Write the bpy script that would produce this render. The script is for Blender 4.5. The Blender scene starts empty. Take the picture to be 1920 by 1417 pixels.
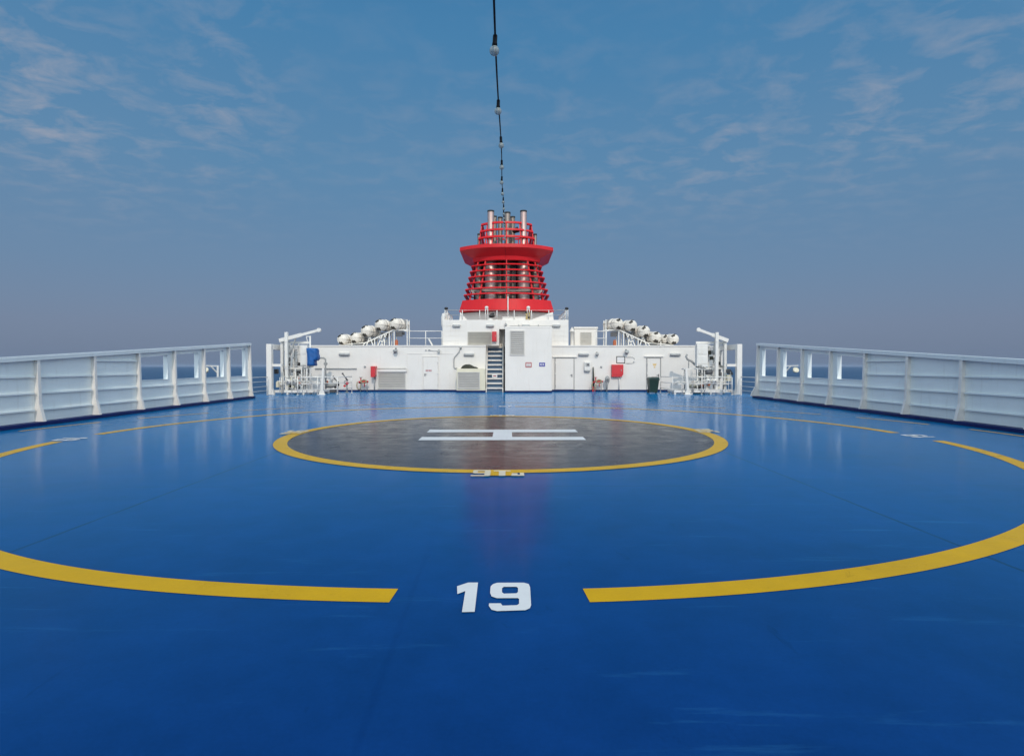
import bpy, bmesh, math, random
from mathutils import Vector, Matrix
from mathutils.geometry import tessellate_polygon

random.seed(7)
R = math.radians
scene = bpy.context.scene
col = scene.collection

# ------------------------------------------------------------------ camera
EYE = Vector((0.12, 0.0, 1.6))
FPX = 1100.0
VPX, HZN = 951.0, 685.0
cam_d = bpy.data.cameras.new('camera')
cam_d.sensor_width = 36.0
cam_d.lens = FPX / 1920.0 * 36.0
cam_d.clip_start = 0.05
cam_d.clip_end = 60000
cam = bpy.data.objects.new('camera', cam_d)
cam.location = EYE
cam.rotation_euler = (R(90 - 1.224), 0, R(-0.469))
col.objects.link(cam)
scene.camera = cam

# ------------------------------------------------------------------ light
SUN_EL, SUN_AZ = 35.0, 8.0          # sun behind the camera, a little to the right
sun_dir = Vector((math.sin(R(SUN_AZ)) * math.cos(R(SUN_EL)), -math.cos(R(SUN_AZ)) * math.cos(R(SUN_EL)), math.sin(R(SUN_EL))))
sd = bpy.data.lights.new('sun', 'SUN')
sd.energy = 2.0
sd.angle = R(0.5)
sd.color = (1.0, 0.89, 0.75)
so = bpy.data.objects.new('sun', sd)
so.rotation_euler = sun_dir.to_track_quat('Z', 'Y').to_euler()
so.location = (0, -20, 40)
col.objects.link(so)

vs = scene.view_settings
vs.view_transform = 'Standard'
vs.look = 'None'
vs.exposure = -0.56
vs.gamma = 1.0
vs.use_curve_mapping = False
scene.cycles.max_bounces = 8
scene.cycles.use_denoising = True


class NT:
    """small helper for node trees"""
    def __init__(s, tree):
        s.t = tree
        s.n = tree.nodes
        s.l = tree.links

    def node(s, kind, **kw):
        n = s.n.new(kind)
        for k, v in kw.items():
            setattr(n, k, v)
        return n

    def link(s, a, b):
        s.l.new(a, b)

    def put(s, sock, v):
        if hasattr(v, 'is_output'):
            s.l.new(v, sock)
        else:
            sock.default_value = v

    def math(s, op, a, b=0.0, c=None, clamp=False):
        n = s.node('ShaderNodeMath', operation=op, use_clamp=clamp)
        s.put(n.inputs[0], a)
        s.put(n.inputs[1], b)
        if c is not None:
            s.put(n.inputs[2], c)
        return n.outputs[0]

    def vmath(s, op, a, b=None, scale=None):
        n = s.node('ShaderNodeVectorMath', operation=op)
        s.put(n.inputs[0], a)
        if b is not None:
            s.put(n.inputs[1], b)
        if scale is not None:
            s.put(n.inputs['Scale'], scale)
        return n.outputs['Value'] if op in ('DOT_PRODUCT', 'LENGTH') else n.outputs[0]

    def ramp(s, fac, stops, interp='LINEAR'):
        n = s.node('ShaderNodeValToRGB')
        n.color_ramp.interpolation = interp
        el = n.color_ramp.elements
        while len(el) < len(stops):
            el.new(0.5)
        for e, (p, c) in zip(el, stops):
            e.position = p
            e.color = (c[0], c[1], c[2], 1) if not isinstance(c, (int, float)) else (c, c, c, 1)
        s.put(n.inputs[0], fac)
        return n.outputs[0]

    def noise(s, vec, scale, detail=4, rough=0.55, dist=0.0):
        n = s.node('ShaderNodeTexNoise')
        if vec is not None:
            s.put(n.inputs['Vector'], vec)
        n.inputs['Scale'].default_value = scale
        n.inputs['Detail'].default_value = detail
        n.inputs['Roughness'].default_value = rough
        n.inputs['Distortion'].default_value = dist
        return n.outputs[0]

    def mix(s, fac, a, b, mode='MIX'):
        n = s.node('ShaderNodeMix', data_type='RGBA', blend_type=mode)
        s.put(n.inputs['Factor'], fac)
        ca, cb = [i for i in n.inputs if i.name in ('A', 'B') and i.type == 'RGBA']
        for sock, v in ((ca, a), (cb, b)):
            if isinstance(v, tuple) and len(v) == 3:
                v = (*v, 1)
            s.put(sock, v)
        return [o for o in n.outputs if o.type == 'RGBA'][0]


# ------------------------------------------------------------------ world (sky)
world = bpy.data.worlds.new('World')
scene.world = world
world.use_nodes = True
w = NT(world.node_tree)
w.n.clear()
out = w.node('ShaderNodeOutputWorld')
bg = w.node('ShaderNodeBackground')
bg.inputs['Strength'].default_value = 0.138
w.link(bg.outputs[0], out.inputs[0])
sky = w.node('ShaderNodeTexSky')
sky.sky_type = 'NISHITA'
sky.sun_disc = False
sky.sun_elevation = R(SUN_EL)
sky.sun_rotation = R(180 - SUN_AZ)
sky.air_density = 1.0
sky.dust_density = 2.0
sky.ozone_density = 1.5
tc = w.node('ShaderNodeTexCoord')
dirv = tc.outputs['Generated']
sep = w.node('ShaderNodeSeparateXYZ')
w.link(dirv, sep.inputs[0])
dx, dy, dz = sep.outputs
haze_ramp = w.ramp(dz, [
    (0.0, (.166, .226, .345)), (0.06, (.172, .232, .365)), (0.15, (.146, .250, .405)),
    (0.30, (.106, .258, .445)), (0.48, (.062, .232, .450)), (0.75, (.03, .17, .39)), (1.0, (.03, .14, .33))])
grad = w.vmath('SCALE', haze_ramp, scale=10.0)
base = w.mix(0.9, sky.outputs[0], grad)
# thin high cloud seen on a flat layer: direction divided by its height
zz = w.math('ADD', w.math('MAXIMUM', dz, 0.0), 0.07)
cx = w.math('DIVIDE', dx, zz)
cy = w.math('DIVIDE', dy, zz)
comb = w.node('ShaderNodeCombineXYZ')
w.link(cx, comb.inputs[0]); w.link(cy, comb.inputs[1])
cmap = w.node('ShaderNodeMapping')
cmap.inputs['Rotation'].default_value = (0, 0, R(20))
cmap.inputs['Scale'].default_value = (1.0, 1.1, 1.0)
w.link(comb.outputs[0], cmap.inputs[0])
n1 = w.noise(cmap.outputs[0], 6.4, 8, 0.60, 0.35)
n2 = w.noise(cmap.outputs[0], 0.55, 3, 0.5, 0.2)
c1 = w.math('MULTIPLY', w.math('SUBTRACT', n1, 0.46), 4.0, clamp=True)


def lobe(px, py, tight):
    d = Vector(((px - VPX) / FPX, 1.0, (HZN - py) / FPX)).normalized()
    dt = w.vmath('DOT_PRODUCT', dirv, tuple(d))
    return w.math('POWER', w.math('MAXIMUM', dt, 0.0), tight)


lobes = None
for (px, py, tg, a) in [(60, 190, 110, .85), (200, 320, 90, .6), (420, 220, 160, .6), (430, 70, 260, .5), (400, 345, 160, .5), (1560, 160, 90, .45),
                        (1860, 130, 70, .6), (1640, 235, 130, .6), (1350, 300, 130, .55), (1150, 350, 150, .45), (1600, 360, 90, .4), (980, 250, 90, .3), (720, 300, 90, .2)]:
    lb = w.math('MULTIPLY', lobe(px, py, tg), a)
    lobes = lb if lobes is None else w.math('MAXIMUM', lobes, lb)
cl = w.math('MULTIPLY', c1, w.math('ADD', w.math('MULTIPLY', lobes, w.math('MULTIPLY', n2, 1.9)), 0.06))
veil = w.math('MULTIPLY', w.math('SUBTRACT', n2, 0.40), 0.22, clamp=True)
cl = w.math('ADD', cl, veil, clamp=True)
fade = w.math('MULTIPLY', w.math('SUBTRACT', dz, 0.15), 7.0, clamp=True)
cl = w.math('MULTIPLY', w.math('MULTIPLY', cl, fade), 0.68)
clouded = w.mix(cl, base, (3.9, 4.05, 4.75))
# glow added to the hazy sky behind the camera as fill, zero in view
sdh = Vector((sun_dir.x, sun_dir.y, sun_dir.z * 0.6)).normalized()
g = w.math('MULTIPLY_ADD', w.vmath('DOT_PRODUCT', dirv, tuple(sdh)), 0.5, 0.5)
fill_glow = w.math('MULTIPLY', w.math('POWER', w.math('MULTIPLY', w.math('SUBTRACT', g, 0.30, clamp=True), 1.43), 1.1), 13.4)
gl = w.vmath('SCALE', (0.90, 1.0, 1.0), scale=fill_glow)
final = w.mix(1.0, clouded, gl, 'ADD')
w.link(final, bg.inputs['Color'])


# ------------------------------------------------------------------ materials
def paint(name, rgb, rough=0.4, spec=0.5, metal=0.0, var=0.06, vscale=1.5, bump=0.0, bscale=30, stain=0.0, stain_col=(.30, .22, .14), coat=0.0, sheen=0.0):
    m = bpy.data.materials.new(name)
    m.use_nodes = True
    t = NT(m.node_tree)
    b = t.n['Principled BSDF']
    co = t.node('ShaderNodeTexCoord').outputs['Object']
    n = t.noise(co, vscale, 5, 0.6)
    lo = tuple(max(0, c * (1 - var)) for c in rgb)
    hi = tuple(min(1, c * (1 + var)) for c in rgb)
    c = t.ramp(n, [(0.3, lo), (0.7, hi)])
    if stain > 0:
        mp = t.node('ShaderNodeMapping')
        mp.inputs['Scale'].default_value = (3.0, 3.0, 0.35)
        t.link(co, mp.inputs[0])
        s = t.noise(mp.outputs[0], 2.2, 6, 0.65)
        s = t.math('MULTIPLY', t.math('SUBTRACT', s, 0.56), 5.0, clamp=True)
        c = t.mix(t.math('MULTIPLY', s, stain), c, stain_col)
    t.link(c, b.inputs['Base Color'])
    b.inputs['Metallic'].default_value = metal
    b.inputs['Specular IOR Level'].default_value = spec
    if sheen:
        b.inputs['Sheen Weight'].default_value = sheen
        b.inputs['Sheen Roughness'].default_value = .35
        b.inputs['Sheen Tint'].default_value = (.0, .46, .92, 1)
    rn = t.math('ADD', t.math('MULTIPLY', t.math('SUBTRACT', t.noise(co, vscale * 4, 4, .6), .5), rough * .5), rough)
    t.link(rn, b.inputs['Roughness'])
    if coat:
        b.inputs['Coat Weight'].default_value = coat
        b.inputs['Coat Roughness'].default_value = .15
    if bump > 0:
        bp = t.node('ShaderNodeBump')
        bp.inputs['Strength'].default_value = bump
        bp.inputs['Distance'].default_value = 0.01
        t.link(t.noise(co, bscale, 4, .6), bp.inputs['Height'])
        t.link(bp.outputs[0], b.inputs['Normal'])
    return m


M = {
    'white': paint('white_paint', (.80, .755, .70), .42, var=.035, vscale=.8, bump=.2, bscale=1.6, stain=.22, stain_col=(.50, .40, .30)),
    'shade_white': paint('shade_tinted_white_paint', (.79, .83, .82), .38, var=.04, vscale=.7, bump=.35, bscale=1.8, stain=.25, stain_col=(.46, .42, .36)),  # same white as the posts, with the shade's cool tint put into its colour
    'white_gear': paint('white_gear_paint', (.78, .75, .70), .42, var=.05, vscale=3, stain=.3, stain_col=(.42, .3, .2)),
    'louvre': paint('louvre_paint', (.60, .57, .52), .5, var=.05),
    'louvre_warm': paint('louvre_warm_paint', (.50, .47, .41), .5, var=.05),
    'navy': paint('navy_paint', (.008, .018, .10), .45, spec=.15, var=.15),
    'stair_blue': paint('stair_blue_paint', (.085, .15, .245), .45, var=.1),
    'red': paint('funnel_red_paint', (.66, .016, .022), .40, spec=.25, var=.07, vscale=.9, bump=.15, bscale=2, stain=.35, stain_col=(.30, .012, .014)),
    'red_gear': paint('fire_red_paint', (.62, .03, .04), .4, var=.08),
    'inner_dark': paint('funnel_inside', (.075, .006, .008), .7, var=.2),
    'steel': paint('stainless_steel', (.50, .36, .33), .42, metal=.75, var=.08, vscale=2, bump=.1, bscale=6),
    'steel_dull': paint('sooty_steel', (.30, .25, .22), .45, metal=.8, var=.15, vscale=2),
    'soot': paint('sooty_black', (.02, .018, .017), .7, var=.3),
    'black': paint('black_plastic', (.015, .015, .017), .45, var=.2),
    'grey': paint('grey_fitting', (.34, .34, .33), .5, var=.1),
    'lens_grey': paint('lamp_lens', (.40, .40, .39), .3, var=.06),
    'dark_grey': paint('dark_grey_fitting', (.10, .10, .105), .5, var=.15),
    'blue_cover': paint('blue_tarpaulin', (.008, .10, .33), .55, var=.2, vscale=5, bump=.5, bscale=9),
    'green_bin': paint('green_bin_plastic', (.008, .035, .026), .45, var=.15),
    'raft': paint('raft_fibreglass', (.78, .71, .62), .38, var=.05),
    'raft_seam': paint('raft_flange', (.50, .45, .39), .45, var=.05),
    'raft_patch': paint('raft_label', (.035, .028, .02), .5, var=.2),
    'hose': paint('canvas_hose', (.36, .30, .19), .8, var=.2, vscale=8),
    'tarp': paint('dark_tarpaulin', (.035, .036, .022), .7, var=.3, vscale=6, bump=.6, bscale=10),
    'orange': paint('orange_paint', (.42, .10, .03), .5, var=.1),
    'brass': paint('yellow_lamp_paint', (.45, .33, .12), .45, var=.1),
    'rubber': paint('cable_rubber', (.005, .008, .014), .6, spec=.12, var=.2),
    'socket': paint('socket_black', (.003, .004, .007), .5, spec=.12, var=.2),
    'cream': paint('cream_paint', (.74, .68, .52), .5, var=.05),
    'sign_red': paint('sign_red', (.42, .05, .05), .5, var=.05),
    'sign_blue': paint('sign_blue', (.10, .10, .36), .5, var=.05),
    'sign_white': paint('sign_white', (.75, .74, .72), .5, var=.03),
    'sign_yellow': paint('sign_yellow', (.72, .50, .22), .5, var=.05),
    'sign_black': paint('sign_black', (.05, .05, .05), .5, var=.05),
    'hull_white': paint('hull_white', (.75, .75, .74), .4, var=.04),
}

# bulb glass: milky clear
m = bpy.data.materials.new('bulb_glass')
m.use_nodes = True
b = m.node_tree.nodes['Principled BSDF']
b.inputs['Base Color'].default_value = (.34, .38, .37, 1)
b.inputs['Roughness'].default_value = .22
b.inputs['Alpha'].default_value = .62
M['bulb'] = m


def deck_like(name, rgb, var, rough, seams=False, wear=0.0, wear_col=(.3, .35, .4), spec=.03, sheen=0.0, rvar=.12):
    """weathered glossy deck paint with scuffs, streaks and uneven gloss"""
    m = bpy.data.materials.new(name)
    m.use_nodes = True
    t = NT(m.node_tree)
    b = t.n['Principled BSDF']
    co = t.node('ShaderNodeTexCoord').outputs['Object']
    sp = t.node('ShaderNodeSeparateXYZ')
    t.link(co, sp.inputs[0])
    n_big = t.noise(co, 0.35, 5, .6, .3)
    n_mid = t.noise(co, 2.3, 6, .65, .2)
    n_fine = t.noise(co, 38, 4, .7)
    lo = tuple(c * (1 - var) for c in rgb)
    hi = tuple(min(1, c * (1 + var)) for c in rgb)
    f = t.math('ADD', t.math('MULTIPLY', n_big, .45), t.math('ADD', t.math('MULTIPLY', n_mid, .35), t.math('MULTIPLY', n_fine, .2)))
    c = t.ramp(f, [(0.36, lo), (0.64, hi)])
    # roller / mop streaks across the ship
    mp = t.node('ShaderNodeMapping')
    mp.inputs['Scale'].default_value = (.35, 3.2, 1)
    mp.inputs['Rotation'].default_value = (0, 0, R(9))
    t.link(co, mp.inputs[0])
    streak = t.noise(mp.outputs[0], 1.6, 6, .68, .3)
    if wear > 0:
        s2 = t.math('MULTIPLY', t.math('SUBTRACT', streak, .60), 5.0, clamp=True)
        c = t.mix(t.math('MULTIPLY', s2, wear), c, wear_col)
        # small dark scuffs
        mp2 = t.node('ShaderNodeMapping')
        mp2.inputs['Scale'].default_value = (1.0, .45, 1)
        mp2.inputs['Rotation'].default_value = (0, 0, R(-35))
        t.link(co, mp2.inputs[0])
        s3 = t.noise(mp2.outputs[0], 5.5, 5, .7, .6)
        s3 = t.math('MULTIPLY', t.math('SUBTRACT', s3, .645), 9.0, clamp=True)
        c = t.mix(t.math('MULTIPLY', s3, .55), c, tuple(x * .45 for x in rgb))
    height = t.math('ADD', t.math('MULTIPLY', n_fine, .12), t.math('MULTIPLY', streak, 1.0))
    if seams:
        # weld seams between the deck plates
        def line(coord, at, wd):
            return t.math('LESS_THAN', t.math('ABSOLUTE', t.math('SUBTRACT', coord, at)), wd)
        wob = t.math('MULTIPLY', t.math('SUBTRACT', n_mid, .5), .03)
        xw = t.math('ADD', sp.outputs[0], wob)
        yw = t.math('ADD', sp.outputs[1], wob)
        ln = line(t.math('ABSOLUTE', xw), 4.14, .019)
        brk = t.math('MULTIPLY', t.math('SUBTRACT', t.noise(co, .7, 3, .6), .27), 5.0, clamp=True)
        ln = t.math('MULTIPLY', ln, brk)
        tr = t.math('MULTIPLY', line(yw, 7.75, .008), t.math('GREATER_THAN', t.noise(co, .7, 2, .5), .47))
        tr2 = line(t.math('ABSOLUTE', t.math('SUBTRACT', yw, 7.75)), 8.4, .008)
        allseams = t.math('MAXIMUM', ln, t.math('MAXIMUM', tr, tr2))
        c = t.mix(t.math('MULTIPLY', allseams, .85), c, (.004, .013, .045))
        height = t.math('ADD', height, t.math('MULTIPLY', allseams, .8))
    t.link(c, b.inputs['Base Color'])
    r = t.math('ADD', t.math('MULTIPLY', t.math('SUBTRACT', n_mid, .5), rvar), t.math('ADD', t.math('MULTIPLY', t.math('SUBTRACT', streak, .5), .18), rough))
    t.link(r, b.inputs['Roughness'])
    b.inputs['Specular IOR Level'].default_value = spec
    if sheen:
        b.inputs['Sheen Weight'].default_value = sheen
        b.inputs['Sheen Roughness'].default_value = .35
        b.inputs['Sheen Tint'].default_value = (.0, .46, .92, 1)
    bp = t.node('ShaderNodeBump')
    bp.inputs['Strength'].default_value = .10
    bp.inputs['Distance'].default_value = .01
    t.link(height, bp.inputs['Height'])
    t.link(bp.outputs[0], b.inputs['Normal'])
    return m


M['deck'] = deck_like('blue_deck_paint', (.004, .036, .160), .24, .14, seams=True, wear=.6, wear_col=(.022, .125, .30), sheen=.38, spec=.03)
M['landing'] = deck_like('dark_landing_paint', (.027, .020, .020), .6, .23, wear=.7, wear_col=(.13, .11, .10), spec=.20, rvar=.30)
M['yellow'] = deck_like('yellow_line_paint', (.61, .345, .008), .12, .30, wear=.35, wear_col=(.42, .23, .02))
M['num_white'] = deck_like('white_number_paint', (.68, .67, .66), .07, .38, wear=.4, wear_col=(.46, .47, .52))
M['num_yellow'] = M['yellow']
M['num_cream'] = deck_like('worn_cream_marking_paint', (.64, .56, .42), .12, .36, wear=.6, wear_col=(.55, .36, .08))

# sea
m = bpy.data.materials.new('sea_water')
m.use_nodes = True
t = NT(m.node_tree)
b = t.n['Principled BSDF']
co = t.node('ShaderNodeTexCoord').outputs['Object']
b.inputs['Base Color'].default_value = (.016, .062, .140, 1)
b.inputs['Roughness'].default_value = .45
b.inputs['Specular IOR Level'].default_value = .25
bp = t.node('ShaderNodeBump')
bp.inputs['Strength'].default_value = .9
bp.inputs['Distance'].default_value = 2.0
t.link(t.noise(co, .05, 6, .65), bp.inputs['Height'])
t.link(bp.outputs[0], b.inputs['Normal'])
M['sea'] = m


# ------------------------------------------------------------------ mesh builder
class MB:
    def __init__(s):
        s.bm = bmesh.new()
        s.mats = []
        s.cur = 0
        s.smooth = False

    def _mark(s, faces, smooth=False):
        for f in faces:
            f.material_index = s.cur
            f.smooth = smooth

    def mat(s, m):
        if m not in s.mats:
            s.mats.append(m)
        s.cur = s.mats.index(m)
        return s

    def box(s, x0, x1, y0, y1, z0, z1, bev=0.0):
        x0, x1 = min(x0, x1), max(x0, x1)
        y0, y1 = min(y0, y1), max(y0, y1)
        z0, z1 = min(z0, z1), max(z0, z1)
        v = [s.bm.verts.new((x, y, z)) for x in (x0, x1) for y in (y0, y1) for z in (z0, z1)]
        idx = [(0, 1, 3, 2), (4, 6, 7, 5), (0, 4, 5, 1), (2, 3, 7, 6), (0, 2, 6, 4), (1, 5, 7, 3)]
        fs = [s.bm.faces.new([v[i] for i in q]) for q in idx]
        s._mark(fs)
        if bev > 0:
            es = list({e for f in fs for e in f.edges})
            r = bmesh.ops.bevel(s.bm, geom=es, offset=bev, segments=2, profile=.5, affect='EDGES', clamp_overlap=True)
            s._mark(r['faces'])
        return s

    def bar(s, p0, p1, wx, wz, up=(0, 0, 1)):
        """rectangular bar from p0 to p1"""
        p0, p1 = Vector(p0), Vector(p1)
        d = (p1 - p0).normalized()
        u = Vector(up)
        if abs(d.dot(u)) > .98:
            u = Vector((0, 1, 0))
        a = d.cross(u).normalized()
        c = a.cross(d).normalized()
        vs_ = []
        for p in (p0, p1):
            for i, j in ((-1, -1), (1, -1), (1, 1), (-1, 1)):
                vs_.append(s.bm.verts.new(p + a * (wx / 2 * i) + c * (wz / 2 * j)))
        fs = [s.bm.faces.new(vs_[3::-1]), s.bm.faces.new(vs_[4:])]
        for i in range(4):
            j = (i + 1) % 4
            fs.append(s.bm.faces.new((vs_[i], vs_[j], vs_[4 + j], vs_[4 + i])))
        s._mark(fs)
        return s

    def tube(s, p0, p1, r, n=10, r1=None, caps=True):
        p0, p1 = Vector(p0), Vector(p1)
        r1 = r if r1 is None else r1
        d = (p1 - p0).normalized()
        u = Vector((0, 0, 1)) if abs(d.z) < .95 else Vector((1, 0, 0))
        a = d.cross(u).normalized()
        c = d.cross(a).normalized()
        A, B = [], []
        for i in range(n):
            th = 2 * math.pi * i / n
            o = a * math.cos(th) + c * math.sin(th)
            A.append(s.bm.verts.new(p0 + o * r))
            B.append(s.bm.verts.new(p1 + o * r1))
        fs = []
        for i in range(n):
            j = (i + 1) % n
            fs.append(s.bm.faces.new((A[i], A[j], B[j], B[i])))
        s._mark(fs, True)
        if caps:
            s._mark([s.bm.faces.new(A[::-1]), s.bm.faces.new(B)])
        return s

    def path(s, pts, r, n=8):
        """one continuous pipe along pts"""
        pts = [Vector(p) for p in pts]
        rings = []
        prev = None
        for i, p in enumerate(pts):
            if i == 0:
                d = pts[1] - p
            elif i == len(pts) - 1:
                d = p - pts[i - 1]
            else:
                d = (pts[i + 1] - p).normalized() + (p - pts[i - 1]).normalized()
            d.normalize()
            if prev is None:
                u = Vector((0, 0, 1)) if abs(d.z) < .95 else Vector((1, 0, 0))
                a = d.cross(u).normalized()
            else:
                a = (prev - d * prev.dot(d)).normalized()
            prev = a
            c = d.cross(a).normalized()
            rr = r[i] if isinstance(r, (list, tuple)) else r
            rings.append([s.bm.verts.new(p + (a * math.cos(2 * math.pi * k / n) + c * math.sin(2 * math.pi * k / n)) * rr) for k in range(n)])
        fs = []
        for A, B in zip(rings, rings[1:]):
            for k in range(n):
                j = (k + 1) % n
                fs.append(s.bm.faces.new((A[k], A[j], B[j], B[k])))
        s._mark(fs, True)
        s._mark([s.bm.faces.new(rings[0][::-1]), s.bm.faces.new(rings[-1])])
        return s

    def lathe(s, prof, n=20, mat4=None, smooth=True):
        """prof: list of (r, z); axis z, then transformed"""
        rings = []
        T = mat4 or Matrix.Identity(4)
        for r, z in prof:
            if r < 1e-5:
                rings.append([s.bm.verts.new(T @ Vector((0, 0, z)))])
            else:
                rings.append([s.bm.verts.new(T @ Vector((r * math.cos(2 * math.pi * k / n), r * math.sin(2 * math.pi * k / n), z))) for k in range(n)])
        fs = []
        for A, B in zip(rings, rings[1:]):
            for k in range(n):
                j = (k + 1) % n
                if len(A) == 1 and len(B) == 1:
                    continue
                if len(A) == 1:
                    fs.append(s.bm.faces.new((A[0], B[j], B[k])))
                elif len(B) == 1:
                    fs.append(s.bm.faces.new((A[k], A[j], B[0])))
                else:
                    fs.append(s.bm.faces.new((A[k], A[j], B[j], B[k])))
        s._mark(fs, smooth)
        return s

    def prism(s, poly, axis, a0, a1):
        """extrude a 2D polygon; axis x: poly is (y,z); y: (x,z); z: (x,y)"""
        def v3(p, a):
            if axis == 'x':
                return (a, p[0], p[1])
            if axis == 'y':
                return (p[0], a, p[1])
            return (p[0], p[1], a)
        A = [s.bm.verts.new(v3(p, a0)) for p in poly]
        B = [s.bm.verts.new(v3(p, a1)) for p in poly]
        n = len(poly)
        fs = [s.bm.faces.new(A[::-1]), s.bm.faces.new(B)]
        for i in range(n):
            j = (i + 1) % n
            fs.append(s.bm.faces.new((A[i], A[j], B[j], B[i])))
        s._mark(fs)
        return s

    def loops(s, loops, closed_ends=False, smooth=False, cyclic=True):
        """skin between successive closed loops of 3D points"""
        L = [[s.bm.verts.new(p) for p in lp] for lp in loops]
        fs = []
        n = len(L[0])
        pairs = list(zip(L, L[1:]))
        for A, B in pairs:
            for i in range(n):
                j = (i + 1) % n
                fs.append(s.bm.faces.new((A[i], A[j], B[j], B[i])))
        s._mark(fs, smooth)
        if closed_ends:
            s._mark([s.bm.faces.new(L[0][::-1]), s.bm.faces.new(L[-1])])
        return s

    def ringloop(s, profiles):
        """profiles: list of loops forming a closed tube section around (first joins last)"""
        return s.loops(profiles + [profiles[0]], smooth=False)

    def flat(s, polys, z):
        """polys: [outer, hole, ...] of (x, y); a flat sheet at height z"""
        pts = [[Vector((p[0], p[1], 0)) for p in pl] for pl in polys]
        tris = tessellate_polygon(pts)
        vv = [s.bm.verts.new((p.x, p.y, z)) for pl in pts for p in pl]
        fs = []
        for tri in tris:
            try:
                f = s.bm.faces.new([vv[i] for i in tri])
            except ValueError:
                continue
            f.normal_update()
            if f.normal.z < 0:
                f.normal_flip()
            fs.append(f)
        s._mark(fs)
        return s

    def annulus(s, cx, cy, r0, r1, a0, a1, z, step=1.0, wob=None):
        n = max(2, int(abs(a1 - a0) / step))
        prev = None
        fs = []
        for i in range(n + 1):
            a = R(a0 + (a1 - a0) * i / n)
            dr_ = wob(a0 + (a1 - a0) * i / n) if wob else 0.0
            p = (s.bm.verts.new((cx + (r0 + dr_) * math.cos(a), cy + (r0 + dr_) * math.sin(a), z)), s.bm.verts.new((cx + (r1 + dr_) * math.cos(a), cy + (r1 + dr_) * math.sin(a), z)))
            if prev:
                fs.append(s.bm.faces.new((prev[0], prev[1], p[1], p[0])))
            prev = p
        s._mark(fs)
        return s

    SPLIT = {'motor', 'strut', 'base_strip', 'roof_edge', 'pipe', 'cable_gland', 'conduit', 'rain_hood', 'frame_post', 'plate_seam', 'panel_edge',
             'leg', 'base_frame', 'cross_beam', 'side_frame', 'hinge', 'strap', 'fitting', 'cradle', 'hydraulic_block', 'valve_wheel', 'louvre_surround', 'cross_bar', 'inner_platform', 'stand', 'gauge', 'emblem_'}

    def build(s, name, material=None, parent=None, loc=None, rot=None):
        if name in s.SPLIT:
            bmesh.ops.remove_doubles(s.bm, verts=s.bm.verts, dist=1e-6)
            seen, isl = set(), []
            for v in s.bm.verts:
                if v in seen:
                    continue
                st_, comp = [v], set()
                while st_:
                    q = st_.pop()
                    if q in comp:
                        continue
                    comp.add(q)
                    st_ += [e.other_vert(q) for e in q.link_edges]
                seen |= comp
                isl.append(comp)
            if len(isl) > 1:
                res = None
                for comp in isl:
                    nb = MB()
                    nb.mats = list(s.mats)
                    mp_ = {v: nb.bm.verts.new(v.co) for v in comp}
                    for f in s.bm.faces:
                        if f.verts[0] in comp:
                            nf = nb.bm.faces.new([mp_[v] for v in f.verts])
                            nf.material_index, nf.smooth = f.material_index, f.smooth
                    o_ = nb._build(name, material, parent, loc, rot)
                    res = res or o_
                s.bm.free()
                return res
        return s._build(name, material, parent, loc, rot)

    def _build(s, name, material=None, parent=None, loc=None, rot=None):
        if material is not None and not s.mats:
            s.mats = [material]
        elif material is not None and material not in s.mats:
            s.mats[0] = material
        me = bpy.data.meshes.new(name)
        bmesh.ops.remove_doubles(s.bm, verts=s.bm.verts, dist=1e-6)
        bmesh.ops.recalc_face_normals(s.bm, faces=s.bm.faces)
        s.bm.to_mesh(me)
        s.bm.free()
        for mm in s.mats:
            me.materials.append(mm)
        o = bpy.data.objects.new(name, me)
        col.objects.link(o)
        if parent is not None:
            o.parent = parent
            # parents are translated empties: keep vertex data in the parent's frame
        if loc is not None:
            o.location = loc
        if rot is not None:
            o.rotation_euler = rot
        return o


def tag(o, label=None, cat=None, group=None, kind=None):
    if label:
        o['label'] = label
    if cat:
        o['category'] = cat
    if group:
        o['group'] = group
    if kind:
        o['kind'] = kind
    return o


def thing(name, label, cat, loc=(0, 0, 0), group=None, rz=0.0):
    o = bpy.data.objects.new(name, None)
    o.empty_display_size = .2
    o.location = loc
    o.rotation_euler = (0, 0, rz)
    col.objects.link(o)
    return tag(o, label, cat, group)


def copy_tree(o, parent=None):
    c = o.copy()
    col.objects.link(c)
    if parent is not None:
        c.parent = parent
    for ch in list(o.children):
        copy_tree(ch, c)
    return c


def PX(px, d):
    return EYE.x + (px - VPX) / FPX * d


def PZ(py, d):
    return EYE.z - (py - HZN) / FPX * d


def ground(px, py):
    d = EYE.z * FPX / (py - HZN)
    return (PX(px, d), d)


# ------------------------------------------------------------------ sea and deck
b = MB()
n = 96
c0 = b.bm.verts.new((0, 0, -26))
prev_ring = None
for rr in (60, 400, 2000, 8000, 14500):
    ring = [b.bm.verts.new((rr * math.cos(2 * math.pi * k / n), rr * math.sin(2 * math.pi * k / n), -26)) for k in range(n)]
    for k in range(n):
        j = (k + 1) % n
        if prev_ring is None:
            b.bm.faces.new((c0, ring[k], ring[j]))
        else:
            b.bm.faces.new((prev_ring[k], ring[k], ring[j], prev_ring[j]))
    prev_ring = ring
tag(b.build('sea', M['sea']), kind='structure')

b = MB()
b.mat(M['deck'])
outline = [(-13.6, -30), (13.6, -30), (13.6, 75), (-13.6, 75)]
b.flat([outline], 0.0)
b.mat(M['hull_white'])
for (p, q) in zip(outline, outline[1:] + outline[:1]):
    vv = [b.bm.verts.new((*p, 0)), b.bm.verts.new((*q, 0)), b.bm.verts.new((*q, -27)), b.bm.verts.new((*p, -27))]
    b._mark([b.bm.faces.new(vv)])
deck = b.build('deck')
tag(deck, kind='structure')

CY = 13.43
Z1, Z2, Z3 = .004, .008, .012
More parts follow.
